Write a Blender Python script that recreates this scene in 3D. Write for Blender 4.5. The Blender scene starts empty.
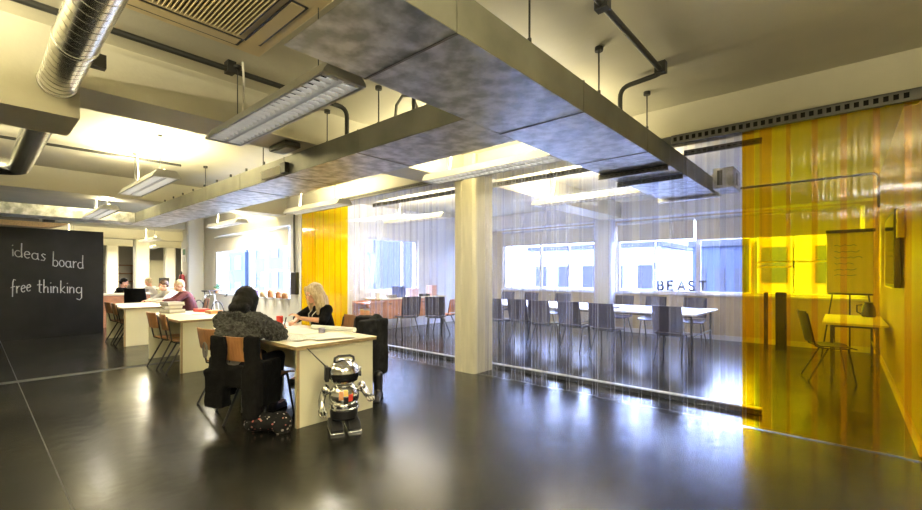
import bpy, bmesh, math, random
from mathutils import Vector, Matrix, noise
PI = math.pi
R = random.Random(7)
SC = bpy.context.scene
COL = SC.collection

# ------------------------------------------------------------------ materials
def nodes(name):
    m = bpy.data.materials.new(name); m.use_nodes = True
    nt = m.node_tree; nt.nodes.clear()
    out = nt.nodes.new('ShaderNodeOutputMaterial')
    return m, nt, out
def mat(name, col, rough=.5, metal=0., var=.0, scale=6., bump=0., bscale=40., spec=.5, col2=None, contrast=(.35, .65), rvar=0., coords='Object', stretch=None, coat=0.):
    m, nt, out = nodes(name)
    b = nt.nodes.new('ShaderNodeBsdfPrincipled'); nt.links.new(b.outputs[0], out.inputs[0])
    b.inputs['Roughness'].default_value = rough; b.inputs['Metallic'].default_value = metal
    b.inputs['Specular IOR Level'].default_value = spec
    if coat: b.inputs['Coat Weight'].default_value = coat; b.inputs['Coat Roughness'].default_value = .1
    c = tuple(col) + (1,)
    b.inputs['Base Color'].default_value = c
    tc = nt.nodes.new('ShaderNodeTexCoord'); src = tc.outputs[coords]
    if stretch:
        mp = nt.nodes.new('ShaderNodeMapping'); mp.inputs['Scale'].default_value = stretch
        nt.links.new(src, mp.inputs[0]); src = mp.outputs[0]
    if var or col2 or rvar:
        n = nt.nodes.new('ShaderNodeTexNoise'); n.inputs['Scale'].default_value = scale; n.inputs['Detail'].default_value = 6
        nt.links.new(src, n.inputs['Vector'])
        rp = nt.nodes.new('ShaderNodeValToRGB')
        c2 = tuple(col2) + (1,) if col2 else tuple(max(0, x*(1-var)) for x in col) + (1,)
        rp.color_ramp.elements[0].position = contrast[0]; rp.color_ramp.elements[1].position = contrast[1]
        rp.color_ramp.elements[0].color = c2; rp.color_ramp.elements[1].color = c
        nt.links.new(n.outputs[0], rp.inputs[0])
        if var or col2: nt.links.new(rp.outputs[0], b.inputs['Base Color'])
        if rvar:
            mr = nt.nodes.new('ShaderNodeMapRange')
            mr.inputs['From Min'].default_value = .3; mr.inputs['From Max'].default_value = .7
            mr.inputs['To Min'].default_value = rough; mr.inputs['To Max'].default_value = rough+rvar
            nt.links.new(n.outputs[0], mr.inputs[0]); nt.links.new(mr.outputs[0], b.inputs['Roughness'])
    if bump:
        n2 = nt.nodes.new('ShaderNodeTexNoise'); n2.inputs['Scale'].default_value = bscale; n2.inputs['Detail'].default_value = 4
        nt.links.new(src, n2.inputs['Vector'])
        bp = nt.nodes.new('ShaderNodeBump'); bp.inputs['Strength'].default_value = bump; bp.inputs['Distance'].default_value = .02
        nt.links.new(n2.outputs[0], bp.inputs['Height']); nt.links.new(bp.outputs[0], b.inputs['Normal'])
    return m
def emis(name, col, s):
    m, nt, out = nodes(name); e = nt.nodes.new('ShaderNodeEmission')
    e.inputs[0].default_value = tuple(col)+(1,); e.inputs[1].default_value = s
    nt.links.new(e.outputs[0], out.inputs[0]); return m
def clear(name, tint, haze, hazecol, gloss=.9, grough=.06, stretch=(30, 30, .6), bump=.25, rnd=0., trans=.5):
    """thin clear plastic or glass: tinted transparency, a little milkiness and a fresnel sheen"""
    m, nt, out = nodes(name); L = nt.links.new
    t = nt.nodes.new('ShaderNodeBsdfTransparent'); t.inputs[0].default_value = tuple(tint)+(1,)
    d = nt.nodes.new('ShaderNodeBsdfDiffuse'); d.inputs[0].default_value = tuple(hazecol)+(1,)
    tl = nt.nodes.new('ShaderNodeBsdfTranslucent'); tl.inputs[0].default_value = tuple(hazecol)+(1,)
    dm = nt.nodes.new('ShaderNodeMixShader'); dm.inputs[0].default_value = trans
    L(d.outputs[0], dm.inputs[1]); L(tl.outputs[0], dm.inputs[2])
    mx = nt.nodes.new('ShaderNodeMixShader'); mx.inputs[0].default_value = haze
    L(t.outputs[0], mx.inputs[1]); L(dm.outputs[0], mx.inputs[2])
    tc = nt.nodes.new('ShaderNodeTexCoord'); mp = nt.nodes.new('ShaderNodeMapping'); mp.inputs['Scale'].default_value = stretch
    L(tc.outputs['Object'], mp.inputs[0])
    n = nt.nodes.new('ShaderNodeTexNoise'); n.inputs['Scale'].default_value = 1.; n.inputs['Detail'].default_value = 3
    L(mp.outputs[0], n.inputs['Vector'])
    if rnd:
        oi = nt.nodes.new('ShaderNodeObjectInfo')
        a = nt.nodes.new('ShaderNodeMath'); a.operation = 'POWER'; a.inputs[1].default_value = 2.; L(oi.outputs['Random'], a.inputs[0])
        k = nt.nodes.new('ShaderNodeMath'); k.operation = 'MULTIPLY_ADD'; k.inputs[1].default_value = rnd; k.inputs[2].default_value = haze
        L(a.outputs[0], k.inputs[0])
        k2 = nt.nodes.new('ShaderNodeMath'); k2.operation = 'MULTIPLY'
        s = nt.nodes.new('ShaderNodeMapRange'); s.inputs['From Min'].default_value = .35; s.inputs['From Max'].default_value = .65
        s.inputs['To Min'].default_value = .3; s.inputs['To Max'].default_value = 1.5; L(n.outputs[0], s.inputs[0])
        L(k.outputs[0], k2.inputs[0]); L(s.outputs[0], k2.inputs[1]); L(k2.outputs[0], mx.inputs[0])
    g = nt.nodes.new('ShaderNodeBsdfGlossy'); g.inputs['Roughness'].default_value = grough
    g.inputs[0].default_value = (gloss, gloss, gloss, 1)
    fr = nt.nodes.new('ShaderNodeFresnel'); fr.inputs[0].default_value = 1.25
    bp = nt.nodes.new('ShaderNodeBump'); bp.inputs['Strength'].default_value = bump; bp.inputs['Distance'].default_value = .02
    L(n.outputs[0], bp.inputs['Height']); L(bp.outputs[0], g.inputs['Normal'])
    fr.inputs[0].default_value = 1.38
    ge = nt.nodes.new('ShaderNodeNewGeometry'); fb = nt.nodes.new('ShaderNodeMath'); fb.operation = 'SUBTRACT'; fb.use_clamp = True
    L(fr.outputs[0], fb.inputs[0]); L(ge.outputs['Backfacing'], fb.inputs[1])   # only the outer face of the thin slab reflects
    fm = nt.nodes.new('ShaderNodeMixShader'); L(fb.outputs[0], fm.inputs[0]); L(mx.outputs[0], fm.inputs[1]); L(g.outputs[0], fm.inputs[2])
    L(fm.outputs[0], out.inputs[0]); return m
def milky(name, col):
    m, nt, out = nodes(name)
    d = nt.nodes.new('ShaderNodeBsdfDiffuse'); d.inputs[0].default_value = tuple(col)+(1,)
    tl = nt.nodes.new('ShaderNodeBsdfTranslucent'); tl.inputs[0].default_value = tuple(col)+(1,)
    mx = nt.nodes.new('ShaderNodeMixShader'); mx.inputs[0].default_value = .6
    nt.links.new(d.outputs[0], mx.inputs[1]); nt.links.new(tl.outputs[0], mx.inputs[2]); nt.links.new(mx.outputs[0], out.inputs[0]); return m

CREAM = mat('cream_paint', (.60, .57, .44), .55, var=.12, scale=1.2, bump=.08, bscale=25)
WALLW = mat('white_wall_paint', (.78, .76, .68), .6, var=.06, scale=1.5)
BLUEW = mat('pale_wall_paint', (.76, .78, .84), .6, var=.05, scale=1.5)
PLY = mat('birch_panelling', (.72, .62, .43), .5, var=.12, scale=3, stretch=(6, 6, .6))
BROWNW = mat('tan_wall_lining', (.40, .25, .13), .45, var=.18, scale=2, stretch=(3, 3, .7))
COLM = mat('column_paint', (.70, .66, .50), .5, var=.12, scale=3, stretch=(6, 6, .8))
def floor_mat():
    m, nt, out = nodes('dark_polished_floor'); L = nt.links.new
    b = nt.nodes.new('ShaderNodeBsdfPrincipled'); L(b.outputs[0], out.inputs[0])
    tc = nt.nodes.new('ShaderNodeTexCoord')
    n = nt.nodes.new('ShaderNodeTexNoise'); n.inputs['Scale'].default_value = 1.1; n.inputs['Detail'].default_value = 4; n.inputs['Roughness'].default_value = .5
    L(tc.outputs['Object'], n.inputs['Vector'])
    rp = nt.nodes.new('ShaderNodeValToRGB'); rp.color_ramp.elements[0].position = .3; rp.color_ramp.elements[1].position = .75
    rp.color_ramp.elements[0].color = (.005, .0052, .0052, 1); rp.color_ramp.elements[1].color = (.027, .026, .021, 1)
    L(n.outputs[0], rp.inputs[0]); L(rp.outputs[0], b.inputs['Base Color'])
    n2 = nt.nodes.new('ShaderNodeTexNoise'); n2.inputs['Scale'].default_value = 1.6; n2.inputs['Detail'].default_value = 3
    L(tc.outputs['Object'], n2.inputs['Vector'])
    mr = nt.nodes.new('ShaderNodeMapRange'); mr.inputs['From Min'].default_value = .3; mr.inputs['From Max'].default_value = .7
    mr.inputs['To Min'].default_value = .19; mr.inputs['To Max'].default_value = .265
    L(n2.outputs[0], mr.inputs[0]); L(mr.outputs[0], b.inputs['Roughness'])
    b.inputs['Specular IOR Level'].default_value = .25
    n3 = nt.nodes.new('ShaderNodeTexNoise'); n3.inputs['Scale'].default_value = 9.; n3.inputs['Detail'].default_value = 3
    L(tc.outputs['Object'], n3.inputs['Vector'])
    bp = nt.nodes.new('ShaderNodeBump'); bp.inputs['Strength'].default_value = .1; bp.inputs['Distance'].default_value = .02
    L(n3.outputs[0], bp.inputs['Height']); L(bp.outputs[0], b.inputs['Normal'])
    return m
FLOOR = floor_mat()
JOINT = mat('floor_joint', (.028, .027, .024), .5)
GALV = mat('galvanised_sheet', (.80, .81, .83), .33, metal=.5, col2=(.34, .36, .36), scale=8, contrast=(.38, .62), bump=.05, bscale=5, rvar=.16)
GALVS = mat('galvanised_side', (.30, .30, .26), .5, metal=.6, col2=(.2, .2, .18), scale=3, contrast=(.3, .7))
SPIR = mat('spiral_duct_steel', (.74, .74, .72), .22, metal=1., var=.15, scale=5)
DARKM = mat('dark_metal', (.05, .05, .045), .45, metal=.5)
RAIL = mat('rail_steel', (.13, .125, .11), .5, metal=.3, var=.3, scale=12)
BLACK = mat('black_plastic', (.012, .012, .013), .35)
TUBEB = mat('black_tube', (.02, .02, .022), .3, metal=.3)
HOUS = mat('lamp_housing_grey', (.55, .55, .53), .4, metal=.2)
LOUV = mat('lamp_louvre_white', (.85, .85, .83), .35)
TRAY = mat('matt_black', (.006, .006, .006), .8, spec=.1)
TUBE = emis('lit_fluorescent_tube', (1, .86, .42), 5)
TUBED = emis('lit_fluorescent_tube_white', (1, .95, .85), 1.6)
TUBEW = emis('added_tube_glow', (1, .95, .88), .7)  # faint glow added to the switched-off lamp's tubes to brighten its louvre
CASS = mat('cassette_cream_plastic', (.66, .54, .30), .45, var=.08, scale=3)
BOARD = mat('blackboard_paint', (.006, .0062, .007), .3, col2=(.011, .0115, .0125), scale=2.5, rvar=.1, spec=.3)
CHALK = mat('white_chalk', (.62, .62, .62), .9, var=.4, scale=60)
WOODL = mat('light_wood', (.62, .42, .2), .45, var=.25, scale=4, stretch=(1, 12, 12))
WOODC = mat('chair_plywood', (.40, .19, .075), .35, var=.3, scale=5, stretch=(8, 8, 1))
WOODO = mat('orange_wood', (.58, .25, .11), .4, var=.25, scale=4, stretch=(2, 2, 10))
DESKT = mat('desk_top_laminate', (.80, .72, .50), .4, var=.08, scale=3)
DESKP = mat('desk_panel_cream', (.78, .74, .52), .45, var=.06, scale=2)
PLYE = mat('ply_edge', (.42, .30, .15), .5, var=.3, scale=20, stretch=(1, 1, 20))
WHITET = mat('white_table_top', (.85, .85, .86), .25)
PAPER = mat('paper', (.85, .82, .70), .7)
PAPERW = mat('white_paper', (.9, .9, .88), .7)
DCHAIR = mat('dark_meeting_chair', (.04, .036, .075), .4)
FRAMEW = mat('white_window_frame', (.8, .82, .84), .4)
BLIND = mat('cream_blind_fabric', (.80, .76, .66), .8, var=.06, scale=3, stretch=(12, 12, .4))
GLASS = clear('window_glass', (.96, .98, .99), .0, (1, 1, 1), bump=0., grough=.01)
CLEARS = clear('clear_pvc', (.95, .954, 1.0), .014, (.74, .79, 1.0), rnd=.07, bump=.3, grough=.05)
CLEARE = milky('clear_pvc_edge', (.85, .88, .95))
YELS = clear('yellow_pvc', (.99, .845, .05), .02, (1, .66, .02), rnd=.03, bump=.25, grough=.07)
YELE = milky('yellow_pvc_edge', (1, .80, .22))
CHROME = mat('robot_chrome', (.82, .82, .80), .13, metal=1., var=.15, scale=8)
REDM = mat('red_plastic', (.6, .05, .035), .35)
SKIN = mat('skin', (.72, .40, .27), .5, var=.12, scale=12)
SKIN2 = mat('skin_pale', (.80, .44, .30), .5, var=.12, scale=12)
HAIRD = mat('dark_hair', (.004, .003, .003), .55, spec=.25, var=.5, scale=30, stretch=(8, 8, 1), bump=.5, bscale=60)
HAIRB = mat('blonde_hair', (.80, .66, .42), .5, col2=(.48, .34, .17), scale=14, stretch=(6, 6, .8), bump=.6, bscale=50)
HAIRBR = mat('brown_hair', (.10, .05, .025), .45, var=.4, scale=30)
FUR = mat('grey_shaggy_wool', (.085, .083, .077), .95, col2=(.012, .012, .0115), scale=34, contrast=(.3, .68), bump=1., bscale=70)
BLKC = mat('black_cloth', (.0045, .0045, .005), .9, spec=.15, var=.4, scale=20, bump=.4, bscale=80)
NAVY = mat('dark_denim', (.008, .009, .013), .85, spec=.2, var=.4, scale=30, bump=.3, bscale=120)
GREYC = mat('charcoal_wool', (.013, .013, .013), .9, spec=.2, var=.4, scale=25, bump=.5, bscale=90)
TEE = mat('grey_jersey', (.22, .22, .21), .9, var=.2, scale=20)
BOOT = mat('black_leather', (.012, .011, .011), .35)
EYEW = mat('eye_white', (.8, .8, .78), .2)
GREEN = mat('leaf_green', (.05, .22, .06), .6, var=.4, scale=20)
TERRA = mat('orange_pot', (.65, .3, .12), .6, var=.2, scale=8)
BIKEW = mat('white_bike_paint', (.8, .82, .84), .25)
REDC = mat('dark_red_cloth', (.13, .03, .035), .9, var=.3, scale=14)
WHITEC = mat('pale_shirt_cloth', (.62, .60, .58), .9, var=.1, scale=14)
GREYB = mat('grey_box', (.20, .19, .17), .6, var=.2, scale=6)
BUILD = [mat('grey_render', (.04, .043, .048), .8, var=.08, scale=.6), mat('slate_facade', (.03, .045, .08), .8, var=.15, scale=.8), mat('stone_facade', (.5, .53, .60), .8, var=.2, scale=1.)]
BWIN = mat('outside_window', (.006, .009, .018), .3)
GROUND = mat('asphalt', (.3, .3, .31), .9, var=.2, scale=2)
SCREEN = mat('tv_screen', (.008, .008, .009), .08)
def dots_mat():
    m, nt, out = nodes('dark_floral_cloth'); L = nt.links.new
    b = nt.nodes.new('ShaderNodeBsdfPrincipled'); L(b.outputs[0], out.inputs[0]); b.inputs['Roughness'].default_value = .85; b.inputs['Specular IOR Level'].default_value = .2
    tc = nt.nodes.new('ShaderNodeTexCoord'); v = nt.nodes.new('ShaderNodeTexVoronoi'); v.inputs['Scale'].default_value = 26
    L(tc.outputs['Object'], v.inputs['Vector'])
    rp = nt.nodes.new('ShaderNodeValToRGB'); rp.color_ramp.interpolation = 'CONSTANT'
    rp.color_ramp.elements[0].color = (1, 1, 1, 1); rp.color_ramp.elements[1].position = .3; rp.color_ramp.elements[1].color = (0, 0, 0, 1)
    L(v.outputs['Distance'], rp.inputs[0])
    hs = nt.nodes.new('ShaderNodeValToRGB'); e = hs.color_ramp.elements
    e[0].color = (.45, .4, .38, 1); e[1].color = (.4, .08, .07, 1); x = e.new(.5); x.color = (.3, .26, .2, 1)
    sp = nt.nodes.new('ShaderNodeSeparateColor'); L(v.outputs['Color'], sp.inputs[0]); L(sp.outputs[0], hs.inputs[0])
    mx = nt.nodes.new('ShaderNodeMix'); mx.data_type = 'RGBA'
    L(rp.outputs[0], mx.inputs[0]); mx.inputs[6].default_value = (.005, .005, .006, 1); L(hs.outputs[0], mx.inputs[7])
    L(mx.outputs[2], b.inputs['Base Color']); return m
FLORAL = dots_mat()

# ------------------------------------------------------------------ mesh building
def frame_from(z):
    z = Vector(z).normalized(); a = Vector((0, 0, 1)) if abs(z.z) < .95 else Vector((1, 0, 0))
    x = a.cross(z).normalized(); y = z.cross(x); return x, y, z
WLOC = {}
class MB:
    def __init__(s): s.v = []; s.f = []; s.m = []
    def add(s, vs, fs, mi=0):
        o = len(s.v); s.v += [Vector(p) for p in vs]; s.f += [tuple(i+o for i in f) for f in fs]; s.m += [mi]*len(fs); return s
    def box(s, a, b, mi=0):
        x0, y0, z0 = (min(p, q) for p, q in zip(a, b)); x1, y1, z1 = (max(p, q) for p, q in zip(a, b))
        return s.add([(x0,y0,z0),(x1,y0,z0),(x1,y1,z0),(x0,y1,z0),(x0,y0,z1),(x1,y0,z1),(x1,y1,z1),(x0,y1,z1)],
                     [(0,3,2,1),(4,5,6,7),(0,1,5,4),(1,2,6,5),(2,3,7,6),(3,0,4,7)], mi)
    def obox(s, c, size, rot=None, mi=0):
        c = Vector(c); h = Vector(size)/2; M = rot or Matrix.Identity(3)
        P = [c + M @ Vector((sx*h.x, sy*h.y, sz*h.z)) for sz in (-1, 1) for sx, sy in ((-1,-1),(1,-1),(1,1),(-1,1))]
        return s.add(P, [(0,3,2,1),(4,5,6,7),(0,1,5,4),(1,2,6,5),(2,3,7,6),(3,0,4,7)], mi)
    def cyl(s, p0, p1, r0, r1=None, n=12, mi=0):
        r1 = r0 if r1 is None else r1; p0 = Vector(p0); p1 = Vector(p1); x, y, z = frame_from(p1-p0)
        V = []
        for p, r in ((p0, r0), (p1, r1)):
            V += [p + x*(r*math.cos(2*PI*i/n)) + y*(r*math.sin(2*PI*i/n)) for i in range(n)]
        F = [(i, (i+1) % n, n+(i+1) % n, n+i) for i in range(n)] + [tuple(range(n-1, -1, -1)), tuple(range(n, 2*n))]
        return s.add(V, F, mi)
    def path(s, pts, r, n=8, closed=False, mi=0):
        pts = [Vector(p) for p in pts]; N = len(pts); V = []; F = []
        rr = r if isinstance(r, (list, tuple)) else [r]*N
        x = None
        for i, p in enumerate(pts):
            a = pts[(i-1) % N] if (closed or i > 0) else p; b = pts[(i+1) % N] if (closed or i < N-1) else p
            t = (b-a).normalized()
            if x is None: x, y, _ = frame_from(t)
            x = (x - t*x.dot(t)).normalized(); y = t.cross(x)
            V += [p + x*(rr[i]*math.cos(2*PI*k/n)) + y*(rr[i]*math.sin(2*PI*k/n)) for k in range(n)]
        for i in range(N if closed else N-1):
            j = (i+1) % N
            F += [(i*n+k, i*n+(k+1) % n, j*n+(k+1) % n, j*n+k) for k in range(n)]
        if not closed: F += [tuple(range(n-1, -1, -1)), tuple(range((N-1)*n, N*n))]
        return s.add(V, F, mi)
    def ell(s, c, r, rot=None, nu=16, nv=10, mi=0):
        c = Vector(c); M = rot or Matrix.Identity(3); V = [c + M @ Vector((0, 0, r[2]))]; F = []
        for j in range(1, nv):
            a = PI*j/nv
            V += [c + M @ Vector((r[0]*math.sin(a)*math.cos(2*PI*i/nu), r[1]*math.sin(a)*math.sin(2*PI*i/nu), r[2]*math.cos(a))) for i in range(nu)]
        V.append(c + M @ Vector((0, 0, -r[2]))); L = len(V)-1
        for i in range(nu):
            F.append((0, 1+i, 1+(i+1) % nu)); F.append((L, L-nu+(i+1) % nu, L-nu+i))
            for j in range(nv-2):
                F.append((1+j*nu+i, 1+(j+1)*nu+i, 1+(j+1)*nu+(i+1) % nu, 1+j*nu+(i+1) % nu))
        return s.add(V, F, mi)
    def cap(s, p0, p1, r0, r1=None, n=14):
        r1 = r0 if r1 is None else r1
        s.cyl(p0, p1, r0, r1, n); s.ell(p0, (r0,)*3, None, n, 8); s.ell(p1, (r1,)*3, None, n, 8); return s
    def lathe(s, prof, c=(0, 0, 0), rot=None, n=20, mi=0):
        c = Vector(c); M = rot or Matrix.Identity(3); V = []; F = []
        for r, z in prof: V += [c + M @ Vector((r*math.cos(2*PI*i/n), r*math.sin(2*PI*i/n), z)) for i in range(n)]
        for j in range(len(prof)-1):
            F += [(j*n+i, j*n+(i+1) % n, (j+1)*n+(i+1) % n, (j+1)*n+i) for i in range(n)]
        F += [tuple(range(n-1, -1, -1)), tuple(range((len(prof)-1)*n, len(prof)*n))]
        return s.add(V, F, mi)
    def prism(s, poly, axis, d0, d1, mi=0):
        def P(u, v, d): return {'x': (d, u, v), 'y': (u, d, v), 'z': (u, v, d)}[axis]
        n = len(poly); V = [P(u, v, d0) for u, v in poly] + [P(u, v, d1) for u, v in poly]
        F = [tuple(range(n-1, -1, -1)), tuple(range(n, 2*n))] + [(i, (i+1) % n, n+(i+1) % n, n+i) for i in range(n)]
        return s.add(V, F, mi)
    def sheet(s, fn, nu, nv, th=.004, mi=0):
        """a cloth or paper with thickness along fn's third return"""
        g = [[fn(i/nu, j/nv) for i in range(nu+1)] for j in range(nv+1)]
        P = [[Vector(p) for p in row] for row in g]; V = []; 
        nrm = []
        for j in range(nv+1):
            for i in range(nu+1):
                a = P[j][min(i+1, nu)]-P[j][max(i-1, 0)]; b = P[min(j+1, nv)][i]-P[max(j-1, 0)][i]
                n_ = a.cross(b); n_ = n_.normalized() if n_.length > 1e-9 else Vector((0, 0, 1)); nrm.append(n_)
        A = [P[j][i] for j in range(nv+1) for i in range(nu+1)]; W = nu+1; K = len(A)
        V = [p + n_*th/2 for p, n_ in zip(A, nrm)] + [p - n_*th/2 for p, n_ in zip(A, nrm)]; F = []
        for j in range(nv):
            for i in range(nu):
                q = (j*W+i, j*W+i+1, (j+1)*W+i+1, (j+1)*W+i); F.append(q); F.append(tuple(K+k for k in reversed(q)))
        bd = [i for i in range(W)] + [j*W+nu for j in range(1, nv+1)] + [nv*W+i for i in range(nu-1, -1, -1)] + [j*W for j in range(nv-1, 0, -1)]
        for a, b in zip(bd, bd[1:]+bd[:1]): F.append((b, a, K+a, K+b))
        return s.add(V, F, mi)
    def build(s, name, mats, parent=None, smooth=38, bevel=0., fix=True):
        me = bpy.data.meshes.new(name); V = s.v
        if parent is None:
            lo = [min(v[i] for v in V) for i in range(3)]; hi = [max(v[i] for v in V) for i in range(3)]
            loc = Vector(((lo[0]+hi[0])/2, (lo[1]+hi[1])/2, lo[2]))
        else: loc = WLOC.get(parent.name, Vector((0, 0, 0)))
        me.from_pydata([v-loc for v in V], [], s.f)
        if not isinstance(mats, (list, tuple)): mats = [mats]
        for m in mats: me.materials.append(m)
        for p, mi in zip(me.polygons, s.m): p.material_index = mi
        if fix:
            bm = bmesh.new(); bm.from_mesh(me); bmesh.ops.recalc_face_normals(bm, faces=bm.faces); bm.to_mesh(me); bm.free()
        if smooth: me.shade_smooth(); me.set_sharp_from_angle(angle=math.radians(smooth))
        o = bpy.data.objects.new(name, me); COL.objects.link(o)
        if parent is None: o.location = loc; WLOC[o.name] = loc
        else: o.parent = parent; WLOC[o.name] = loc
        if bevel:
            b = o.modifiers.new('bevel', 'BEVEL'); b.width = bevel; b.segments = 2; b.limit_method = 'ANGLE'; b.angle_limit = math.radians(50)
        return o
def tag(o, label, cat, group=None, kind=None):
    if label: o['label'] = label
    if cat: o['category'] = cat
    if group: o['group'] = group
    if kind: o['kind'] = kind
    return o
def thing(name, label, cat, loc=(0, 0, 0), rz=0., group=None, world=False):
    o = bpy.data.objects.new(name, None); COL.objects.link(o); o.empty_display_size = .1
    o.location = loc; o.rotation_euler = (0, 0, rz)
    WLOC[o.name] = Vector(loc) if world else Vector((0, 0, 0))
    return tag(o, label, cat, group)
def struct(mb, name, mats, parent=None, **k):
    o = mb.build(name, mats, parent, **k)
    if parent is None: o['kind'] = 'structure'
    return o
def copy_tree(o, parent=None):
    c = o.copy(); COL.objects.link(c)
    if parent: c.parent = parent
    WLOC[c.name] = WLOC.get(o.name, Vector((0, 0, 0)))
    for ch in list(o.children): copy_tree(ch, c)
    return c
def dup(o, loc, rz, label, group=None):
    c = copy_tree(o); c.location = loc; c.rotation_euler = (0, 0, rz); c['label'] = label
    if group: c['group'] = group
    elif 'group' in c: del c['group']
    return c
def B(*a): return MB().box(*a)
def rotz(a): return Matrix.Rotation(a, 3, 'Z')
def organic(name, mb, voxel, m, parent=None, it=4, displace=None):
    """grow one continuous skin over overlapping lumps"""
    o = mb.build(name, m, parent, smooth=0)
    r = o.modifiers.new('r', 'REMESH'); r.mode = 'VOXEL'; r.voxel_size = voxel
    s = o.modifiers.new('s', 'SMOOTH'); s.factor = .5; s.iterations = it
    bpy.context.view_layer.update()
    dg = bpy.context.evaluated_depsgraph_get()
    me = bpy.data.meshes.new_from_object(o.evaluated_get(dg)); o.modifiers.clear()
    old = o.data; o.data = me; bpy.data.meshes.remove(old)
    me.materials.clear(); me.materials.append(m)
    if displace:
        amp, sc = displace
        for v, n in [(v, v.normal.copy()) for v in me.vertices]:
            v.co += n*(amp*noise.noise(Vector((v.co.x*sc, v.co.y*sc, v.co.z*sc*.7))) + amp*.6*noise.noise(v.co*sc*2.3))
    me.shade_smooth(); return o

# ------------------------------------------------------------------ constants of the place
CEIL = 3.05; YC = 4.65; XR = .45; YB = 10.4; XL = -8.6; LZ = 2.50

# ------------------------------------------------------------------ the setting
def slab(z0, z1, name, m):
    mb = MB().box((-31, -5, z0), (4, 4.95, z1)); mb.box((-8.86, 4.95, z0), (.66, 10.66, z1)); mb.prism([(-31, 4.95), (-15.15, 4.95), (-15.15, 5.0), (-30.2, 9.7), (-31, 9.7)], 'z', z0, z1)
    return struct(mb, name, m)
slab(-.1, 0, 'floor', FLOOR); slab(CEIL, CEIL+.15, 'ceiling', CREAM)
def wall(name, axis, p0, p1, a0, a1, holes, mats, z1=CEIL):
    """wall between planes p0..p1 running a0..a1 with openings (u0,u1,z0,z1)"""
    mb = MB()
    def bx(u0, u1, za, zb):
        if u1-u0 < .001 or zb-za < .001: return
        mb.box((u0, p0, za), (u1, p1, zb)) if axis == 'x' else mb.box((p0, u0, za), (p1, u1, zb))
    u = a0
    for h in sorted(holes):
        bx(u, h[0], 0, z1); bx(h[0], h[1], 0, h[2]); bx(h[0], h[1], h[3], z1); u = h[1]
    bx(u, a1, 0, z1)
    return struct(mb, name, mats)
wall('wall_back', 'x', YB, YB+.25, XL-.25, XR+.2, [(-7.55, -4.62, .95, 2.60), (-4.14, .28, .95, 2.60)], PLY)
wall('wall_left', 'y', XL-.25, XL, YC+.3, YB, [(6.3, 8.0, .95, 2.28)], BLUEW)
wall('wall_right', 'y', XR, XR+.2, YC+.05, YB, [], BROWNW)
wall('wall_front', 'x', YC, YC+.3, -15.35, XL-.02, [(-13.45, -8.98, .84, 2.46)], WALLW)
wall('wall_near', 'x', YC+.06, YC+.2, XR+.2, 4, [], CREAM)
wall('wall_side', 'y', 3.8, 4.0, -5, YC+.1, [], CREAM)
wall('wall_behind', 'x', -5, -4.8, -31, 4, [], CREAM)
wall('wall_far', 'y', -30.2, -30, -4.8, 9.6, [], WALLW)
struct(MB().prism([(-15.15, 4.8), (-15.15, 5.0), (-30.2, 9.7), (-30.2, 9.5)], 'z', 0, CEIL), 'wall_far_right', WALLW)
struct(B((-3.79, YC-.02, 2.755), (4, YC+.42, CEIL)), 'beam', CREAM)
struct(B((XL, YC-.02, 2.76), (-4.21, YC+.42, CEIL)), 'beam', CREAM)
bm_ = B((-4.5, -5, 2.69), (-4.0, YC-.03, CEIL)); bm_.box((-4.55, -1.6, 2.46), (-3.98, .5, 2.69)); struct(bm_, 'beam', CREAM)
struct(B((-9.8, -5, 2.69), (-9.3, YC, CEIL)), 'beam', CREAM)
struct(B((-15.1, -5, 2.69), (-14.6, YC, CEIL)), 'beam', CREAM)
struct(B((-4.4, YC+.43, 2.69), (-3.9, YB, CEIL)), 'beam', CREAM)
struct(B((-20.4, -5, 2.69), (-19.9, 6.3, CEIL)), 'beam', CREAM)
struct(B((-25.7, -5, 2.69), (-25.2, 7.9, CEIL)), 'beam', CREAM)
struct(B((XL, YB-.35, 2.66), (XR, YB, CEIL)), 'beam', BLUEW)
def column(x0, x1, y0, y1, z1=CEIL, m=COLM):
    c = .035
    pl = [(x0+c, y0), (x1-c, y0), (x1, y0+c), (x1, y1-c), (x1-c, y1), (x0+c, y1), (x0, y1-c), (x0, y0+c)]
    return struct(MB().prism(pl, 'z', 0, z1), 'column', m, smooth=0)
cm = MB(); c = .03
x0, x1, y0, y1 = -4.19, -3.81, YC-.07, YC+.37
cm.prism([(x0+c, y0), (x0+.14, y0), (x0+.155, y0+.014), (x0+.17, y0), (x1-c, y0), (x1, y0+c), (x1, y1-c), (x1-c, y1), (x0+c, y1), (x0, y1-c), (x0, y0+c)], 'z', 0, CEIL)
struct(cm, 'column', COLM, smooth=0)
column(-9.05, -8.62, YC-.06, YC-.005, CEIL, WALLW)
column(-14.9, -14.4, 4.2, YC-.002, CEIL, WALLW)
column(-4.6, -4.16, YB-.3, YB-.002, CEIL, BLUEW)
for x, y in ((-20.1, 4.3), (-25.4, 4.3), (-25.4, 6.6), (-20.1, 5.9)): column(x-.22, x+.22, y-.22, y+.22, 2.69, WALLW)
struct(B((XL, YB-.02, 0), (XR-.03, YB-.001, .1)), 'baseboard_back', FRAMEW)
struct(B((XR-.02, YC+.1, 0), (XR-.001, YB-.03, .1)), 'baseboard_right', WOODL)
# floor joints
struct(B((-14, .39, 0), (3.5, .398, .0012)), 'trim_1', JOINT)
struct(B((-8.02, -4.5, 0), (-7.86, 4.6, .0012)), 'trim_2', JOINT)

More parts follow.
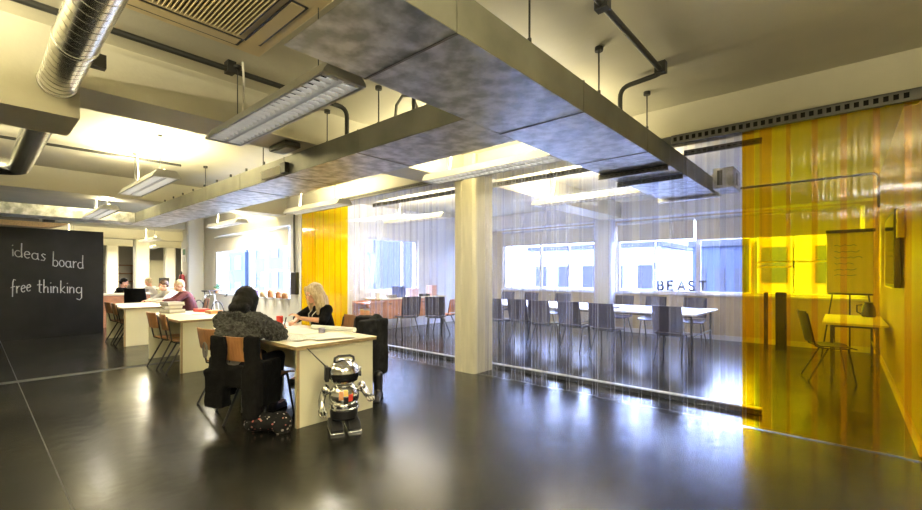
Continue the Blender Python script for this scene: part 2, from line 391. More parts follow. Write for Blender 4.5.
# windows
def window(name, axis, p, u0, u1, z0, z1, mull, trans=(), depth=.06, sill_dir=-1):
    """frame in the opening; panes and bars are children"""
    def bx(mb, ua, ub, za, zb, d0=-depth/2, d1=depth/2):
        return mb.box((ua, p+d0, za), (ub, p+d1, zb)) if axis == 'x' else mb.box((p+d0, ua, za), (p+d1, ub, zb))
    mb = MB(); w = .05
    bx(mb, u0, u1, z0, z0+w); bx(mb, u0, u1, z1-w, z1); bx(mb, u0, u0+w, z0+w, z1-w); bx(mb, u1-w, u1, z0+w, z1-w)
    o = struct(mb, name, FRAMEW)
    us = [u0+w]
    for um, wd in mull:
        m2 = MB(); bx(m2, um-wd/2, um+wd/2, z0+w, z1-w); m2.build('mullion', FRAMEW, o); us += [um-wd/2, um+wd/2]
    us.append(u1-w)
    for k, (a, b) in enumerate(zip(us[::2], us[1::2])):
        g = MB(); bx(g, a, b, z0+w, z1-w, -.004, .004); g.build('pane', GLASS, o)
        for tz, ia in trans:
            if k in ia: t = MB(); bx(t, a, b, tz-.015, tz+.015, -.025, .025); t.build('transom', FRAMEW, o)
    s = MB(); d = .16*sill_dir
    bx(s, u0-.04, u1+.04, z0-.04, z0-.001, min(d, 0)-.0, max(d, 0)); s.build('window_sill', FRAMEW, o)
    return o
W1 = window('window_1', 'x', YB+.1, -7.55, -4.62, .95, 2.60, [(-7.3, .03), (-6.3, .07), (-5.45, .03)])
W2 = window('window_2', 'x', YB+.1, -4.14, .28, .95, 2.60, [(-3.27, .03), (-2.37, .09), (-1.35, .1), (-.72, .03)], [(1.62, (3, 4)), (1.52, (3,))])
W3 = window('window_3', 'y', XL-.1, 6.3, 8.0, .95, 2.28, [(7.5, .05)])
W4 = window('window_4', 'x', YC+.15, -13.45, -8.98, .84, 2.46, [(-11.4, .08), (-10.6, .04), (-9.66, .05)], [(1.47, (2, 3))])
def handle(w, x, y, z):
    MB().box((x-.012, y-.05, z), (x+.012, y-.032, z+.14)).build('handle', DARKM, w)
for w, x in ((W1, -7.3), (W1, -5.45), (W2, -3.27), (W2, -.72)): handle(w, x, YB+.1, 1.5)
# window lettering
vin = mat('grey_vinyl', (.05, .05, .065), .6)
LET = {'B': [[(0, 0), (0, 1), (.36, .98), (.46, .86), (.46, .68), (.36, .54), (0, .54)], [(.36, .54), (.52, .42), (.54, .2), (.42, .02), (0, 0)]],
 'E': [[(.5, 1), (0, 1), (0, 0), (.52, 0)], [(0, .52), (.42, .52)]], 'A': [[(0, 0), (.33, 1), (.66, 0)], [(.12, .36), (.54, .36)]],
 'S': [[(.54, .86), (.42, .99), (.18, 1), (.04, .86), (.06, .66), (.28, .53), (.5, .42), (.56, .2), (.44, .03), (.18, 0), (.02, .14)]], 'T': [[(0, 1), (.64, 1)], [(.32, 1), (.32, 0)]]}
for i, ch in enumerate('BEAST'):
    lt = MB()
    for st in LET[ch]: lt.path([(-3.2+i*.215+u*.21, YB+.06, 1.02+v*.2) for u, v in st], .023, 6)
    lt.build('letter', vin, W2)

# roller blinds
def blind(axis, p, u0, u1, z0, z1, label):
    t = thing('roller_blind', label, 'blind', ((u0+u1)/2, p, z0) if axis == 'x' else (p, (u0+u1)/2, z0), world=True)
    def P(u, z, d=0): return (u, p+d, z) if axis == 'x' else (p+d, u, z)
    MB().box(P(u0, z0), P(u1, z1, .008)).build('fabric', BLIND, t)
    MB().cyl(P(u0, z1-.0, .0), P(u1, z1-.0, .0), .035, n=14).build('roller', FRAMEW, t)
    MB().box(P(u0, z0-.025, -.006), P(u1, z0, .014)).build('bottom_bar', FRAMEW, t)
blind('x', YB-.06, -7.5, -4.65, 2.2, 2.58, 'cream roller blind half lowered over the back window beside the column')
blind('x', YB-.06, -4.1, -2.42, 2.17, 2.58, 'cream roller blind above the window panes that bear grey letters')
blind('x', YB-.06, -2.38, .22, 2.13, 2.58, 'cream roller blind seen partly through the yellow strips at the flip chart')
blind('x', YC-.05, -13.4, -11.42, 2.02, 2.4, 'cream roller blind over the window part beside the bicycle')
blind('x', YC-.05, -11.38, -9.1, 2.02, 2.4, 'cream roller blind over the window part next to the left yellow strips')

# outside
struct(B((-90, -6, -6.2), (30, 60, -6)), 'ground', GROUND)
def building(x0, x1, y0, y1, z1, m, nx, nz, label, zb=-6):
    t = thing('building', label, 'building', ((x0+x1)/2, y0, zb), world=True)
    MB().box((x0, y0, zb), (x1, y1, z1)).build('facade', m, t)
    MB().box((x0-.2, y0-.2, z1), (x1+.2, y1+.2, z1+.35)).build('parapet', BUILD[0], t)
    dx = (x1-x0)/nx; dz = 3.1
    for i in range(nx):
        for k in range(nz):
            za = z1-1.2-dz*k
            MB().box((x0+dx*(i+.25), y0-.06, za-1.6), (x0+dx*(i+.75), y0+.02, za)).build('window', BWIN, t)
building(-80, -52, 21, 30, 14, BUILD[1], 8, 5, 'slate blue building outside the window next to the bicycle')
building(-51, -27, 21, 33, 9, BUILD[0], 9, 4, 'pale building outside the window beside the left yellow strips')
building(-19, -9, 30, 38, 3.2, BUILD[2], 5, 2, 'stone building seen dimly through the meeting room window')
building(-6.4, -3.7, 27, 36, 2.9, BUILD[1], 3, 2, 'blue grey building behind the lettered window pane')
building(-3.3, 12, 24, 34, 10, mat('sandstone_facade', (.15, .105, .06), .8, var=.2, scale=.7), 8, 4, 'pale building outside behind the flip chart')

# ------------------------------------------------------------------ ceiling services
def rod(p, z0, z1, parent, name='hanger_rod'):
    mb = MB().cyl((p[0], p[1], z0), (p[0], p[1], z1), .006, n=6); mb.cyl((p[0], p[1], z1-.03), (p[0], p[1], z1), .03, n=10); mb.cyl((p[0], p[1], z0), (p[0], p[1], z0+.04), .013, n=8)
    return mb.build(name, DARKM, parent)
ZD0, ZD1 = 2.48, 2.69
t = thing('ventilation_duct', 'big rectangular galvanised ventilation duct running overhead into the meeting room', 'duct', (-1.67, 3, ZD0), world=True)
d = MB(); X0, X1 = -2.02, -1.32; Y0, Y1 = -1.4, 6.75
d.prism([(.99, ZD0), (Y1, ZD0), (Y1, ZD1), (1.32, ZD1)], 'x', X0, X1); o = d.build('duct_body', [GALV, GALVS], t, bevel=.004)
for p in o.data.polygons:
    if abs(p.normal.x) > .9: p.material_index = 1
for y in (1.47, 2.75, 4.03, 5.31):
    s = MB(); s.box((X0-.004, y-.007, ZD0-.004), (X1+.004, y+.007, ZD1+.003)); s.build('seam', GALVS, t)
for x, y in ((X1-.03, 2.12), (X1-.03, 3.06), (X1-.03, 4.1), (X0+.06, 2.1), (X0+.06, 3.5)): rod((x, y), ZD1, CEIL, t)
e = MB(); e.box((X0-.05, Y1, ZD0-.04), (X1+.05, Y1+.1, ZD1+.06)); e.build('end_flange', GALV, t)
e = MB(); e.box((X1+.05, Y1-.4, ZD0), (X1+.28, Y1+.1, ZD1+.05)); e.build('outlet_box', GALV, t)
e = MB(); e.box((X1+.281, Y1-.22, ZD0+.05), (X1+.285, Y1-.1, ZD1-.0)); e.box((X1+.1, Y1-.402, ZD0+.04), (X1+.16, Y1-.4, ZD1+.02)); e.build('outlet_slot', BLACK, t)

t = thing('branch_duct', 'long galvanised branch duct leading from the big duct over the desks', 'duct', (-6, 2.6, ZD0), world=True)
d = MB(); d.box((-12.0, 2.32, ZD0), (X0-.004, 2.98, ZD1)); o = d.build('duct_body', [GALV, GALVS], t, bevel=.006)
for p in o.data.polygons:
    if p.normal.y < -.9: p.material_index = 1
d = MB(); d.box((-12.0, -4.6, ZD0), (-11.35, 2.316, ZD1)); d.build('side_run', GALV, t, bevel=.006)
for x in (-3.3, -4.7, -5.9, -7.1, -8.3, -9.5, -10.7):
    s = MB(); s.box((x-.007, 2.316, ZD0-.004), (x+.007, 2.984, ZD1+.003)); s.build('seam', GALVS, t)
for x in (-5.2, -5.7, -6.2, -6.7, -7.2, -7.7, -8.2, -8.7, -9.2): s = MB(); s.box((x-.012, 2.31, ZD1), (x+.012, 2.33, ZD1+.035)); s.build('clip', DARKM, t)
for x in (-3.1, -3.94, -5.4, -7.4): rod((x, 2.4), ZD1, CEIL, t)
s = MB(); s.box((-5.18, 2.28, ZD0+.02), (-4.70, 2.318, ZD0+.11)); s.build('label_plate', WALLW, t)
s = MB(); s.box((-4.69, 2.27, ZD0+.02), (-4.58, 2.318, ZD0+.13)); s.build('damper_box', DARKM, t)

# spiral duct
t = thing('spiral_duct', 'round spiral wound steel duct passing through the ceiling beam', 'duct', (-3.4, .385, 2.67), world=True)
yS, zS, rS = .385, 2.67, .10
def spiral(x0, x1, parent, name):
    mb = MB(); prof = []; x = x0; step = .085
    while x < x1-.001:
        prof += [(rS, x), (rS, min(x+step-.010, x1)), (rS-.004, min(x+step-.008, x1)), (rS-.004, min(x+step-.002, x1))]; x += step
    prof.append((rS, x1))
    M = Matrix(((0, 0, 1), (0, 1, 0), (-1, 0, 0)))
    mb.lathe([(r, z-x0) for r, z in prof], (x0, yS, zS), M, 28); return mb.build(name, SPIR, parent)
spiral(-3.97, 3.78, t, 'tube'); spiral(-7.35, -4.56, t, 'tube')
for x in (-3.975, -3.2): MB().lathe([(rS+.003, 0), (rS+.007, .015), (rS+.003, .03)], (x, yS, zS), Matrix(((0, 0, 1), (0, 1, 0), (-1, 0, 0))), 28).build('collar', SPIR, t)
el = [(-7.35-.22*math.sin(a), yS-.22*(1-math.cos(a)), zS) for a in [i*PI/16 for i in range(9)]]; el += [(-7.57, -1.8, zS)]
MB().path(el, rS*.98, 24).build('elbow', SPIR, t)
mb = MB(); mb.box((-3.42, yS+rS-.01, zS-.04), (-3.36, yS+rS+.06, zS+.04)); mb.build('damper_lever', BLACK, t)

# air conditioning cassette
t = thing('air_conditioner', 'square cream ceiling cassette air conditioner with slatted centre', 'air conditioner', (-2.75, .91, 2.97), world=True)
xa, xb, ya, yb = -3.26, -2.25, .40, 1.42; zc = 2.99
MB().box((xa, ya, zc), (xb, yb, CEIL)).build('panel', CASS, t, bevel=.012)
g = MB(); g.box((xa+.22, ya+.22, zc-.004), (xb-.22, yb-.22, zc)); g.build('grille_recess', BLACK, t)
g = MB()
for i in range(24):
    y = ya+.235+i*.0235; g.obox(((xa+xb)/2, y, zc-.01), (.56, .012, .012), Matrix.Rotation(.5, 3, 'X'))
g.build('grille_slats', CASS, t)
for k in range(4):
    cx, cy = (xa+xb)/2, (ya+yb)/2; M = rotz(k*PI/2); mb = MB()
    for off in (.335, .435):
        mb.obox(Vector((cx, cy, zc-.001))+M @ Vector((0, off, 0)), (.66, .014, .004), M)
    mb.obox(Vector((cx, cy, zc-.001))+M @ Vector((.325, .385, 0)), (.014, .1, .004), M)
    mb.build('air_slot', BLACK, t)
    MB().obox(Vector((cx, cy, zc-.003))+M @ Vector((0, .385, 0)), (.62, .084, .006), M).build('louvre_flap', CASS, t)

# conduits
def conduit(pts, r, label, clips=()):
    t = thing('conduit', label, 'pipe', pts[0], world=True)
    MB().path(pts, r, 10).build('pipe', DARKM, t)
    for p in clips: MB().box((p[0]-.04, p[1]-.03, p[2]-.02), (p[0]+.04, p[1]+.03, CEIL)).build('clip', DARKM, t)
def arc(p, q, s, n=5):
    """rounded corner points between p->q->s"""
    p, q, s = Vector(p), Vector(q), Vector(s); r = .09; a = q+(p-q).normalized()*r; b = q+(s-q).normalized()*r
    return [tuple((1-u)**2*a+2*u*(1-u)*q+u*u*b) for u in [i/n for i in range(n+1)]]
conduit([(-3.62, -2, 2.99)]+arc((-3.62, -2, 2.99), (-3.62, 2.42, 2.99), (-3.62, 2.42, 2.6))+[(-3.62, 2.42, 2.69)], .022, 'dark conduit running under the ceiling beside the cassette air conditioner', [(-3.62, -.4, 2.98), (-3.62, 1.35, 2.98)])
conduit([(-1.08, -.5, 2.99)]+arc((-1.08, -.5, 2.99), (-1.08, 3.67, 2.99), (-1.45, 3.7, 2.99))+arc((-1.08, 3.67, 2.99), (-1.45, 3.72, 2.99), (-1.45, 3.72, 2.7))+[(-1.45, 3.72, 2.69)], .02, 'dark conduit on the ceiling bending down onto the big duct', [(-1.08, 2.5, 2.98), (-1.08, 3.6, 2.98)])
conduit([(-7.42, -1, 2.99), (-7.36, 2.06, 2.99)], .018, 'thin dark pipe across the bright ceiling bay behind the spiral duct')
conduit([(-1.7, 9.2, 2.93)]+arc((-1.7, 9.2, 2.93), (.4, 9.2, 2.93), (.4, 9.2, 2.6))+[(.4, 9.2, 2.4)], .02, 'thin pipe along the meeting room ceiling behind the yellow strips')
t = thing('cable_loop', 'looped grey cable rising from the branch duct near the long lamp', 'cable', (-2.75, 2.45, ZD1), world=True)
MB().path([(-2.9, 2.42, ZD1), (-2.88, 2.42, ZD1+.14), (-2.8, 2.42, ZD1+.2), (-2.7, 2.44, ZD1+.18), (-2.65, 2.46, ZD1+.05), (-2.62, 2.47, ZD1)], .013, 8).build('cable', GALVS, t)
MB().cyl((-2.66, 2.42, ZD1), (-2.66, 2.42, CEIL), .018, n=8).build('riser', DARKM, t)

# ------------------------------------------------------------------ suspended lamps
def lamp_proto(name, lit):
    t = thing(name, 'x', 'ceiling light'); L, w = 1.75, .28
    pr = [(-w/2, 0), (w/2, 0), (w/2-.005, .02), (w/2-.05, .085), (-w/2+.05, .085), (-w/2+.005, .02)]
    sh = MB()
    sh.prism([(-w/2, 0), (-w/2+.012, 0), (-w/2+.06, .085), (-w/2+.045, .085)], 'x', -L/2, L/2)
    sh.prism([(w/2-.012, 0), (w/2, 0), (w/2-.045, .085), (w/2-.06, .085)], 'x', -L/2, L/2)
    sh.build('housing', HOUS, t, smooth=20)
    tr = MB().box((-L/2, -w/2+.05, .078), (L/2, w/2-.05, .085)); tr.build('gear_tray', TRAY, t)
    for sx in (-1, 1): MB().prism(pr, 'x', sx*L/2-.012, sx*L/2+.012).build('end_cap', HOUS, t)
    lv = MB()
    for y0 in (-.066, .066):
        for sy in (-1, 1):
            lv.add([(-L/2+.03, y0+sy*.052, .002), (L/2-.03, y0+sy*.052, .002), (L/2-.03, y0+sy*.035, .045), (-L/2+.03, y0+sy*.035, .045)], [(0, 1, 2, 3)])
        n = 24
        for i in range(n+1):
            x = -L/2+.04+(L-.08)*i/n
            lv.prism([(y0-.05, .003), (y0+.05, .003), (y0+.045, .026), (y0-.045, .026)], 'x', x-.0035, x+.0035)
    lv.build('louvre', LOUV, t, smooth=0, fix=False)
    tb = MB(); [tb.cyl((-L/2+.03, y, .062), (L/2-.03, y, .062), .011, n=10) for y in (-.066, .066)]
    tb.build('tube', TUBED if lit else TUBEW, t)
    if lit:
        MB().cyl((-L/2+.1, 0, .1), (L/2-.1, 0, .1), .014, n=10).build('uplight_tube', TUBE, t)
    for sx in (-1, 1):
        mb = MB().cyl((sx*.6, 0, .08), (sx*.6, 0, CEIL-LZ), .004, n=6); mb.cyl((sx*.6, 0, CEIL-LZ-.02), (sx*.6, 0, CEIL-LZ), .03, n=10); mb.build('suspension_wire', DARKM, t)
    MB().path([(-.58, .02, .09), (-.56, .03, .25), (-.53, .02, .42), (-.5, 0, CEIL-LZ)], .008, 6).build('cable', WALLW, t)
    return t
def up_light(x, y, power, L=1.6):
    l = bpy.data.lights.new('uplight', 'AREA'); l.shape = 'RECTANGLE'; l.size = L; l.size_y = .1; l.energy = power; l.color = (1, .88, .57)
    o = bpy.data.objects.new('uplight', l); COL.objects.link(o); o.location = (x, y, LZ+.13); o.rotation_euler = (PI, 0, 0)
def down_light(x, y, power, L=1.6, col=(1, .93, .78)):
    l = bpy.data.lights.new('downlight', 'AREA'); l.shape = 'RECTANGLE'; l.size = L; l.size_y = .2; l.energy = power; l.color = col
    o = bpy.data.objects.new('downlight', l); COL.objects.link(o); o.location = (x, y, LZ-.01)
LP = lamp_proto('suspended_lamp', True); LU = lamp_proto('suspended_lamp', False)
LU.location = (-2.98, 1.39, LZ-.03); LU['label'] = 'long twin louvred lamp, tube glow added, hanging below the cassette air conditioner'
LAMPS = [(-6.75, 1.5, 'suspended louvred lamp glowing on the ceiling bay above the second desk', 26, 4),
 (-2.93, 3.74, 'suspended lamp in front of the painted column between the two ducts', 26, 4),
 (-6.85, 3.95, 'suspended lamp just in front of the left yellow strips', 24, 16),
 (-10.42, 1.6, 'small distant lamp hanging near the top of the blackboard', 26, 3),
 (-10.7, 3.9, 'distant lamp hanging before the cream blinds by the bicycle', 24, 30),
 (-6.75, 6.2, 'suspended lamp behind the clear strips left of the column', 34, 10),
 (-2.95, 6.2, 'suspended lamp behind the clear strips right of the column', 40, 10),
 (-17.6, 4.0, 'far lamp above the desks at the end of the office', 40, 40),
 (-17.6, 2.0, 'far lamp seen just past the blackboard edge', 40, 40),
 (-22.8, 5.2, 'farthest lamp in front of the end wall', 40, 50),
 (-22.8, 3.2, 'farthest lamp just past the blackboard edge', 40, 50)]
for i, (x, y, lab, pu, pd) in enumerate(LAMPS):
    if i == 0: LP.location = (x, y, LZ); LP['label'] = lab
    else: dup(LP, (x, y, LZ), 0, lab)
    up_light(x, y, pu); down_light(x, y, pd)
t = thing('junction_box', 'small brown box fixed under the ceiling beam above the branch duct', 'junction box', (-4.2, 2.1, 2.62), world=True)
MB().box((-4.42, 2.02, 2.635), (-4.06, 2.18, 2.689)).build('body', DARKM, t, bevel=.01); MB().box((-4.38, 2.04, 2.625), (-4.1, 2.16, 2.637)).build('cover', GALVS, t)

# ------------------------------------------------------------------ strip curtains
def rail(parent, x0, x1, y, z, zt):
    r = MB(); r.box((x0, y-.02, z), (x1, y-.012, zt)); r.box((x0, y-.02, zt-.008), (x1, y+.03, zt)); r.box((x0, y-.03, z-.004), (x1, y+.01, z))
    x = x0+.02
    while x < x1-.04:
        r.box((x, y-.0215, z+.022), (x+.03, y-.0195, zt-.022), 1); x += .055
    o = r.build('hanging_rail', [RAIL, TRAY], parent)
    return o
def strip(parent, x0, x1, y, z0, z1, mats, ang=0.):
    th = .0025; xc = (x0+x1)/2; M = rotz(ang); w = (x1-x0)/2; nz = 6; s = MB(); V = []
    ph = R.random()*6
    for j in range(nz+1):
        f = j/nz; z = z0+(z1-z0)*f; sway = .008*math.sin(ph+f*3)*(1-f)
        for a, b in ((-w, -th/2), (w, -th/2), (w, th/2), (-w, th/2)):
            p = M @ Vector((a, b, 0)); V.append((xc+p.x, y+p.y+sway, z))
    F = []; mi = []
    for j in range(nz):
        for k in range(4):
            a = j*4+k; b = j*4+(k+1) % 4; F.append((a, b, b+4, a+4)); mi.append(1 if k in (1, 3) else 0)
    F += [(3, 2, 1, 0), tuple(nz*4+k for k in range(4))]; mi += [1, 1]
    s.v = [Vector(v) for v in V]; s.f = F; s.m = mi
    return s.build('strip', mats, parent, smooth=0)
# right-hand yellow curtain
t = thing('strip_curtain', 'transparent yellow strip curtain beside the brown side wall', 'strip curtain', (-.1, YC, 0), world=True)
rail(t, -1.28, XR-.02, YC-.035, 2.665, 2.75)
ys = [(-.69, -.47), (-.56, -.34), (-.37, -.16), (-.20, .02), (-.02, .21), (.17, .38), (.34, .444)]
for i, (a, b) in enumerate(ys): strip(t, a, b, YC-.022+(.007 if i % 2 else 0), .008, 2.735, [YELS, YELE], R.uniform(-.008, .008))
strip(t, -.69, -.60, YC-.012, .008, 2.735, [YELS, YELE])
# left-hand yellow curtain
t = thing('strip_curtain', 'yellow strip curtain hanging behind the blonde person', 'strip curtain', (-7.7, YC, 0), world=True)
rail(t, -8.58, -6.86, YC-.035, 2.735, 2.80)
x = -8.58
i = 0
while x < -6.95:
    strip(t, x, min(x+.24, -6.86), YC-.022+(.007 if i % 2 else 0), .008, 2.735, [YELS, YELE], R.uniform(-.008, .008)); x += .205; i += 1
# clear curtain, front layer
t = thing('strip_curtain', 'clear strip curtain in front, running either side of the painted column', 'strip curtain', (-3.8, YC, 0), world=True)
rail(t, -6.84, -4.21, YC-.035, 2.735, 2.80); rail(t, -3.79, -2.05, YC-.035, 2.735, 2.80); rail(t, -2.03, -1.31, YC-.035, 2.425, 2.475)
def clears(t, xa, xb, y, z1, pitch, w):
    x = xa; i = 0
    while x < xb-.03:
        strip(t, x, min(x+w, xb), y+(.008 if i % 2 else 0)+R.uniform(-.002, .002), .008+R.uniform(0, .012), z1, [CLEARS, CLEARE], R.uniform(-.015, .015)); x += pitch*R.uniform(.85, 1.15); i += 1
clears(t, -6.86, -4.21, YC-.022, 2.735, .155, .2)
clears(t, -3.79, -2.06, YC-.022, 2.735, .15, .2)
clears(t, -2.06, -1.3, YC-.022, 2.45, .15, .2)
clears(t, -1.3, -.66, YC-.022, 2.70, .11, .16)
# clear curtain, rear layer
YR = 5.14
t = thing('strip_curtain', 'second clear strip curtain behind the first, standing over a dark floor track', 'strip curtain', (-3.8, YR, 0), world=True)
rail(t, -6.8, -2.05, YR, 2.67, 2.735); rail(t, -2.03, -1.31, YR, 2.425, 2.475); rail(t, -1.3, -.6, YR, 2.665, 2.72)
tr = MB(); tr.box((-6.8, YR-.03, 0), (-.6, YR+.03, .05)); o = tr.build('floor_track', DARKM, t, bevel=.004)
tr = MB(); tr.box((-6.8, YR-.034, .05), (-.6, YR+.03, .062)); tr.build('track_lip', HOUS, t)
for xa, xb, z1 in ((-3.75, -2.06, 2.70), (-2.06, -1.3, 2.44), (-1.3, -.6, 2.68)):
    x = xa; i = 0
    while x < xb-.05:
        strip(t, x, min(x+.2, xb), YR+(.008 if i % 2 else 0), .075, z1, [CLEARS, CLEARE], R.uniform(-.012, .012)); x += .32*R.uniform(.9, 1.1); i += 1

# conduit box on the post beside the left yellow curtain
t = thing('switch_box', 'black box with a conduit on the white post beside the left yellow strips', 'switch box', (-8.72, YC-.1, .95), world=True)
MB().box((-8.84, YC-.14, .95), (-8.62, YC-.062, 1.42)).build('housing', BLACK, t, bevel=.012)
mb = MB()
for k in range(6): mb.box((-8.8, YC-.145, 1.0+k*.065), (-8.66, YC-.14, 1.03+k*.065))
mb.build('cooling_fins', DARKM, t)
MB().path([(-8.76, YC-.09, 1.42), (-8.78, YC-.08, 1.5), (-8.80, YC-.08, 2.0), (-8.80, YC-.08, 2.75)], .022, 8).build('conduit', DARKM, t)

# ------------------------------------------------------------------ blackboard
XBB = -13.06
t = thing('blackboard', 'tall black chalkboard partition bearing handwritten chalk words', 'blackboard', (XBB, .4, 0), world=True)
MB().box((XBB-.08, -2.6, 0), (XBB, 2.06, 2.37)).build('panel', BOARD, t)
# handwriting strokes in letter units (x right, y up, x-height 1)
def A(cx, cy, r0, r1, a0, a1, n=10): return [(cx+r0*math.cos(math.radians(a0+(a1-a0)*i/n)), cy+r1*math.sin(math.radians(a0+(a1-a0)*i/n))) for i in range(n+1)]
G = {'i': ([[(.1, 1), (.12, 0)], [(.07, 1.45), (.1, 1.55)]], .3), 'd': ([A(.35, .45, .33, .45, 60, 330), [(.72, 2.0), (.68, .9), (.74, 0)]], .95),
 'e': ([[(.05, .5), (.62, .62)] + A(.35, .5, .3, .48, 20, 320)], .8), 'a': ([A(.35, .45, .32, .45, 50, 330), [(.66, .95), (.66, .2), (.8, 0)]], .95),
 's': ([[(.55, .9), (.3, 1.0), (.12, .8), (.3, .55), (.52, .35), (.4, .05), (.05, .05)]], .75), 'b': ([[(.15, 2.1), (.08, 0)], A(.4, .42, .34, .45, 160, -170)], .9),
 'o': ([A(.35, .48, .32, .47, 80, 440)], .85), 'r': ([[(.1, 1), (.12, 0)], [(.12, .6), (.35, .95), (.58, .9)]], .7), 'f': ([[(.75, 1.85), (.5, 2.0), (.35, 1.6), (.3, -.4)], [(.05, .9), (.65, 1.0)]], .8),
 't': ([[(.3, 1.9), (.28, .15), (.5, 0)], [(0, 1.15), (.62, 1.2)]], .7), 'h': ([[(.12, 2.0), (.1, 0)], [(.11, .6), (.35, .95), (.58, .8), (.6, 0)]], .85),
 'n': ([[(.1, 1), (.1, 0)], [(.1, .6), (.35, .98), (.6, .8), (.62, 0)]], .9), 'k': ([[(.12, 1.9), (.1, 0)], [(.62, 1.0), (.14, .45), (.66, 0)]], .85),
 'g': ([A(.35, .48, .32, .46, 60, 330), [(.7, .95), (.72, -.7), (.45, -1.05), (.05, -.85)]], .95)}
ck = MB()
def write(word, ya, yb, za, zb, xh):
    tot = sum(G[c][1] for c in word); x = 0
    for c in word:
        st, adv = G[c]
        for s in st:
            P = []
            for px, py in s:
                u = (x+px)/tot; P.append((XBB+.002, ya+(yb-ya)*u, za+(zb-za)*u+py*xh))
            if len(P) > 1: ck.path(P, .0095, 6)
        x += adv
ck = MB(); write('ideas', .56, 1.10, 1.76, 1.66, .15); write('board', 1.18, 1.72, 1.56, 1.50, .155); ck.build('chalk_writing', CHALK, t)
ck = MB(); write('free', .54, .86, .96, 1.02, .15); write('thinking', .94, 1.70, .98, .94, .145); ck.build('chalk_writing', CHALK, t)
t = thing('wooden_shelf', 'pale wooden ledge along the top of the blackboard', 'shelf', (-12.85, 0, 2.375), world=True)
MB().prism([(-2.6, 2.375), (1.15, 2.375), (1.38, 2.46), (1.38, 2.48), (-2.6, 2.48)], 'x', -13.1, -12.66).build('plank', WOODL, t, bevel=.004)
for y0, y1, h, lab, m in ((-.3, .95, .24, 'long dark grey storage box on the ledge above the blackboard', GREYB), (1.02, 1.2, .2, 'small dark box at the end of the ledge above the blackboard', BLACK)):
    q = thing('storage_box', lab, 'box', (-12.9, (y0+y1)/2, 2.481), world=True)
    MB().box((-13.05, y0, 2.481), (-12.75, y1, 2.48+h)).build('body', m, q, bevel=.01); MB().box((-13.06, y0-.01, 2.481+h), (-12.74, y1+.01, 2.5+h)).build('lid', m, q)

# ------------------------------------------------------------------ chairs
def chair_proto(name, seatm, frm, z0=.60, z1=.82, hs=.44, w=.40, lean=.07):
    t = thing(name, 'x', 'chair')
    s = MB()
    def seat(u, v):
        x = (u-.5)*w; y = -.19+v*.40; z = hs + .012*math.cos((u-.5)*PI)*-1 + (.02*(v < .08)) - .018*max(0, v-.8)/.2
        return (x, y, z)
    s.sheet(seat, 10, 10, .014); s.build('seat', [seatm], t)
    s = MB()
    def back(u, v):
        a = (u-.5); z = z0+(z1-z0)*v; y = -.21 - lean*(z-hs)/.4 - .035*(1-(2*a)**2)
        ww = w*(.98-.06*abs(v-.5)); return (a*ww, y, z)
    s.sheet(back, 10, 6, .012); s.build('backrest', [seatm], t)
    def ly(z): return -.205-lean*(z-hs)/.4
    for sx in (-1, 1):
        MB().path([(sx*.19, .21, .0), (sx*.165, .14, hs-.03)], .0115, 8).build('leg', frm, t)
        MB().path([(sx*.20, -.27, .0), (sx*.165, -.06, hs-.03)], .0115, 8).build('leg', frm, t)
    f = MB()
    for sx in (-1, 1):
        f.path([(sx*.16, .15, hs-.03), (sx*.165, -.13, hs-.03), (sx*.17, -.19, hs-.005), (sx*.175, ly(hs+.08)+.012, hs+.08), (sx*.17, ly(z1-.03)+.012, z1-.03)], .010, 8)
    f.path([(-.16, .12, hs-.03), (.16, .12, hs-.03)], .009, 8); f.path([(-.165, -.1, hs-.03), (.165, -.1, hs-.03)], .009, 8)
    f.build('frame', frm, t); return t
CW = chair_proto('plywood_chair', WOODC, TUBEB)
CW.location = (-4.15, 1.84, 0); CW.rotation_euler = (0, 0, .45); CW['label'] = 'brown plywood chair under the dark haired person, coat hung over its back'
chairs = [((-4.97, 1.88, 0), .12, 'brown plywood chair at the near desk, half hidden left of the seated person'),
 ((-7.16, 2.06, 0), -.1, 'brown plywood chair nearest the end panel of the second desk'),
 ((-7.62, 2.02, 0), .05, 'brown plywood chair farther along the second desk, away from its panel'),
 ((-10.55, 2.1, 0), -.08, 'plywood chair nearest the end panel of the third desk'),
 ((-11.05, 2.08, 0), .06, 'plywood chair on the blackboard side of the third desk'),
 ((-5.08, 3.16, 0), PI-.12, 'brown plywood chair carrying the blonde person at the near desk'),
 ((-4.36, 2.94, 0), PI+.1, 'plywood chair draped in a charcoal coat at the far corner of the near desk')]
for l, a, lab in chairs: dup(CW, l, a, lab)
CD = chair_proto('meeting_chair', DCHAIR, TUBEB, z0=.50, z1=.90, hs=.46, w=.44, lean=.08)
first = [True]
def mchair(x, y, rz, lab):
    if first[0]: first[0] = False; CD.location = (x, y, 0); CD.rotation_euler = (0, 0, rz); CD['label'] = lab
    else: dup(CD, (x, y, 0), rz, lab)
ordn = ['first', 'second', 'third', 'fourth', 'fifth', 'sixth', 'seventh', 'eighth']
for k, x in enumerate((-5.22, -4.72, -4.2, -3.62, -3.0, -2.0)):
    mchair(x, 7.18+(.05 if k % 2 else -.04), R.uniform(-.1, .1), f'{ordn[k]} dark chair from the column along the near side of the white meeting table')
for k, x in enumerate((-6.89, -6.13, -5.23, -3.7, -3.02, -2.24)):
    mchair(x, 9.45, PI+R.uniform(-.08, .08), f'{ordn[k]} dark chair from the column along the window side of the white meeting table')
mchair(-7.2, 6.35, 1.2, 'dark chair pulled out beside the orange cabinet, next to the column')
mchair(-6.7, 6.75, .7, 'dark chair turned aside between the column and the meeting table')
mchair(-.13, 7.42, -PI/2+.25, 'dark chair drawn up to the small table behind the yellow strips')

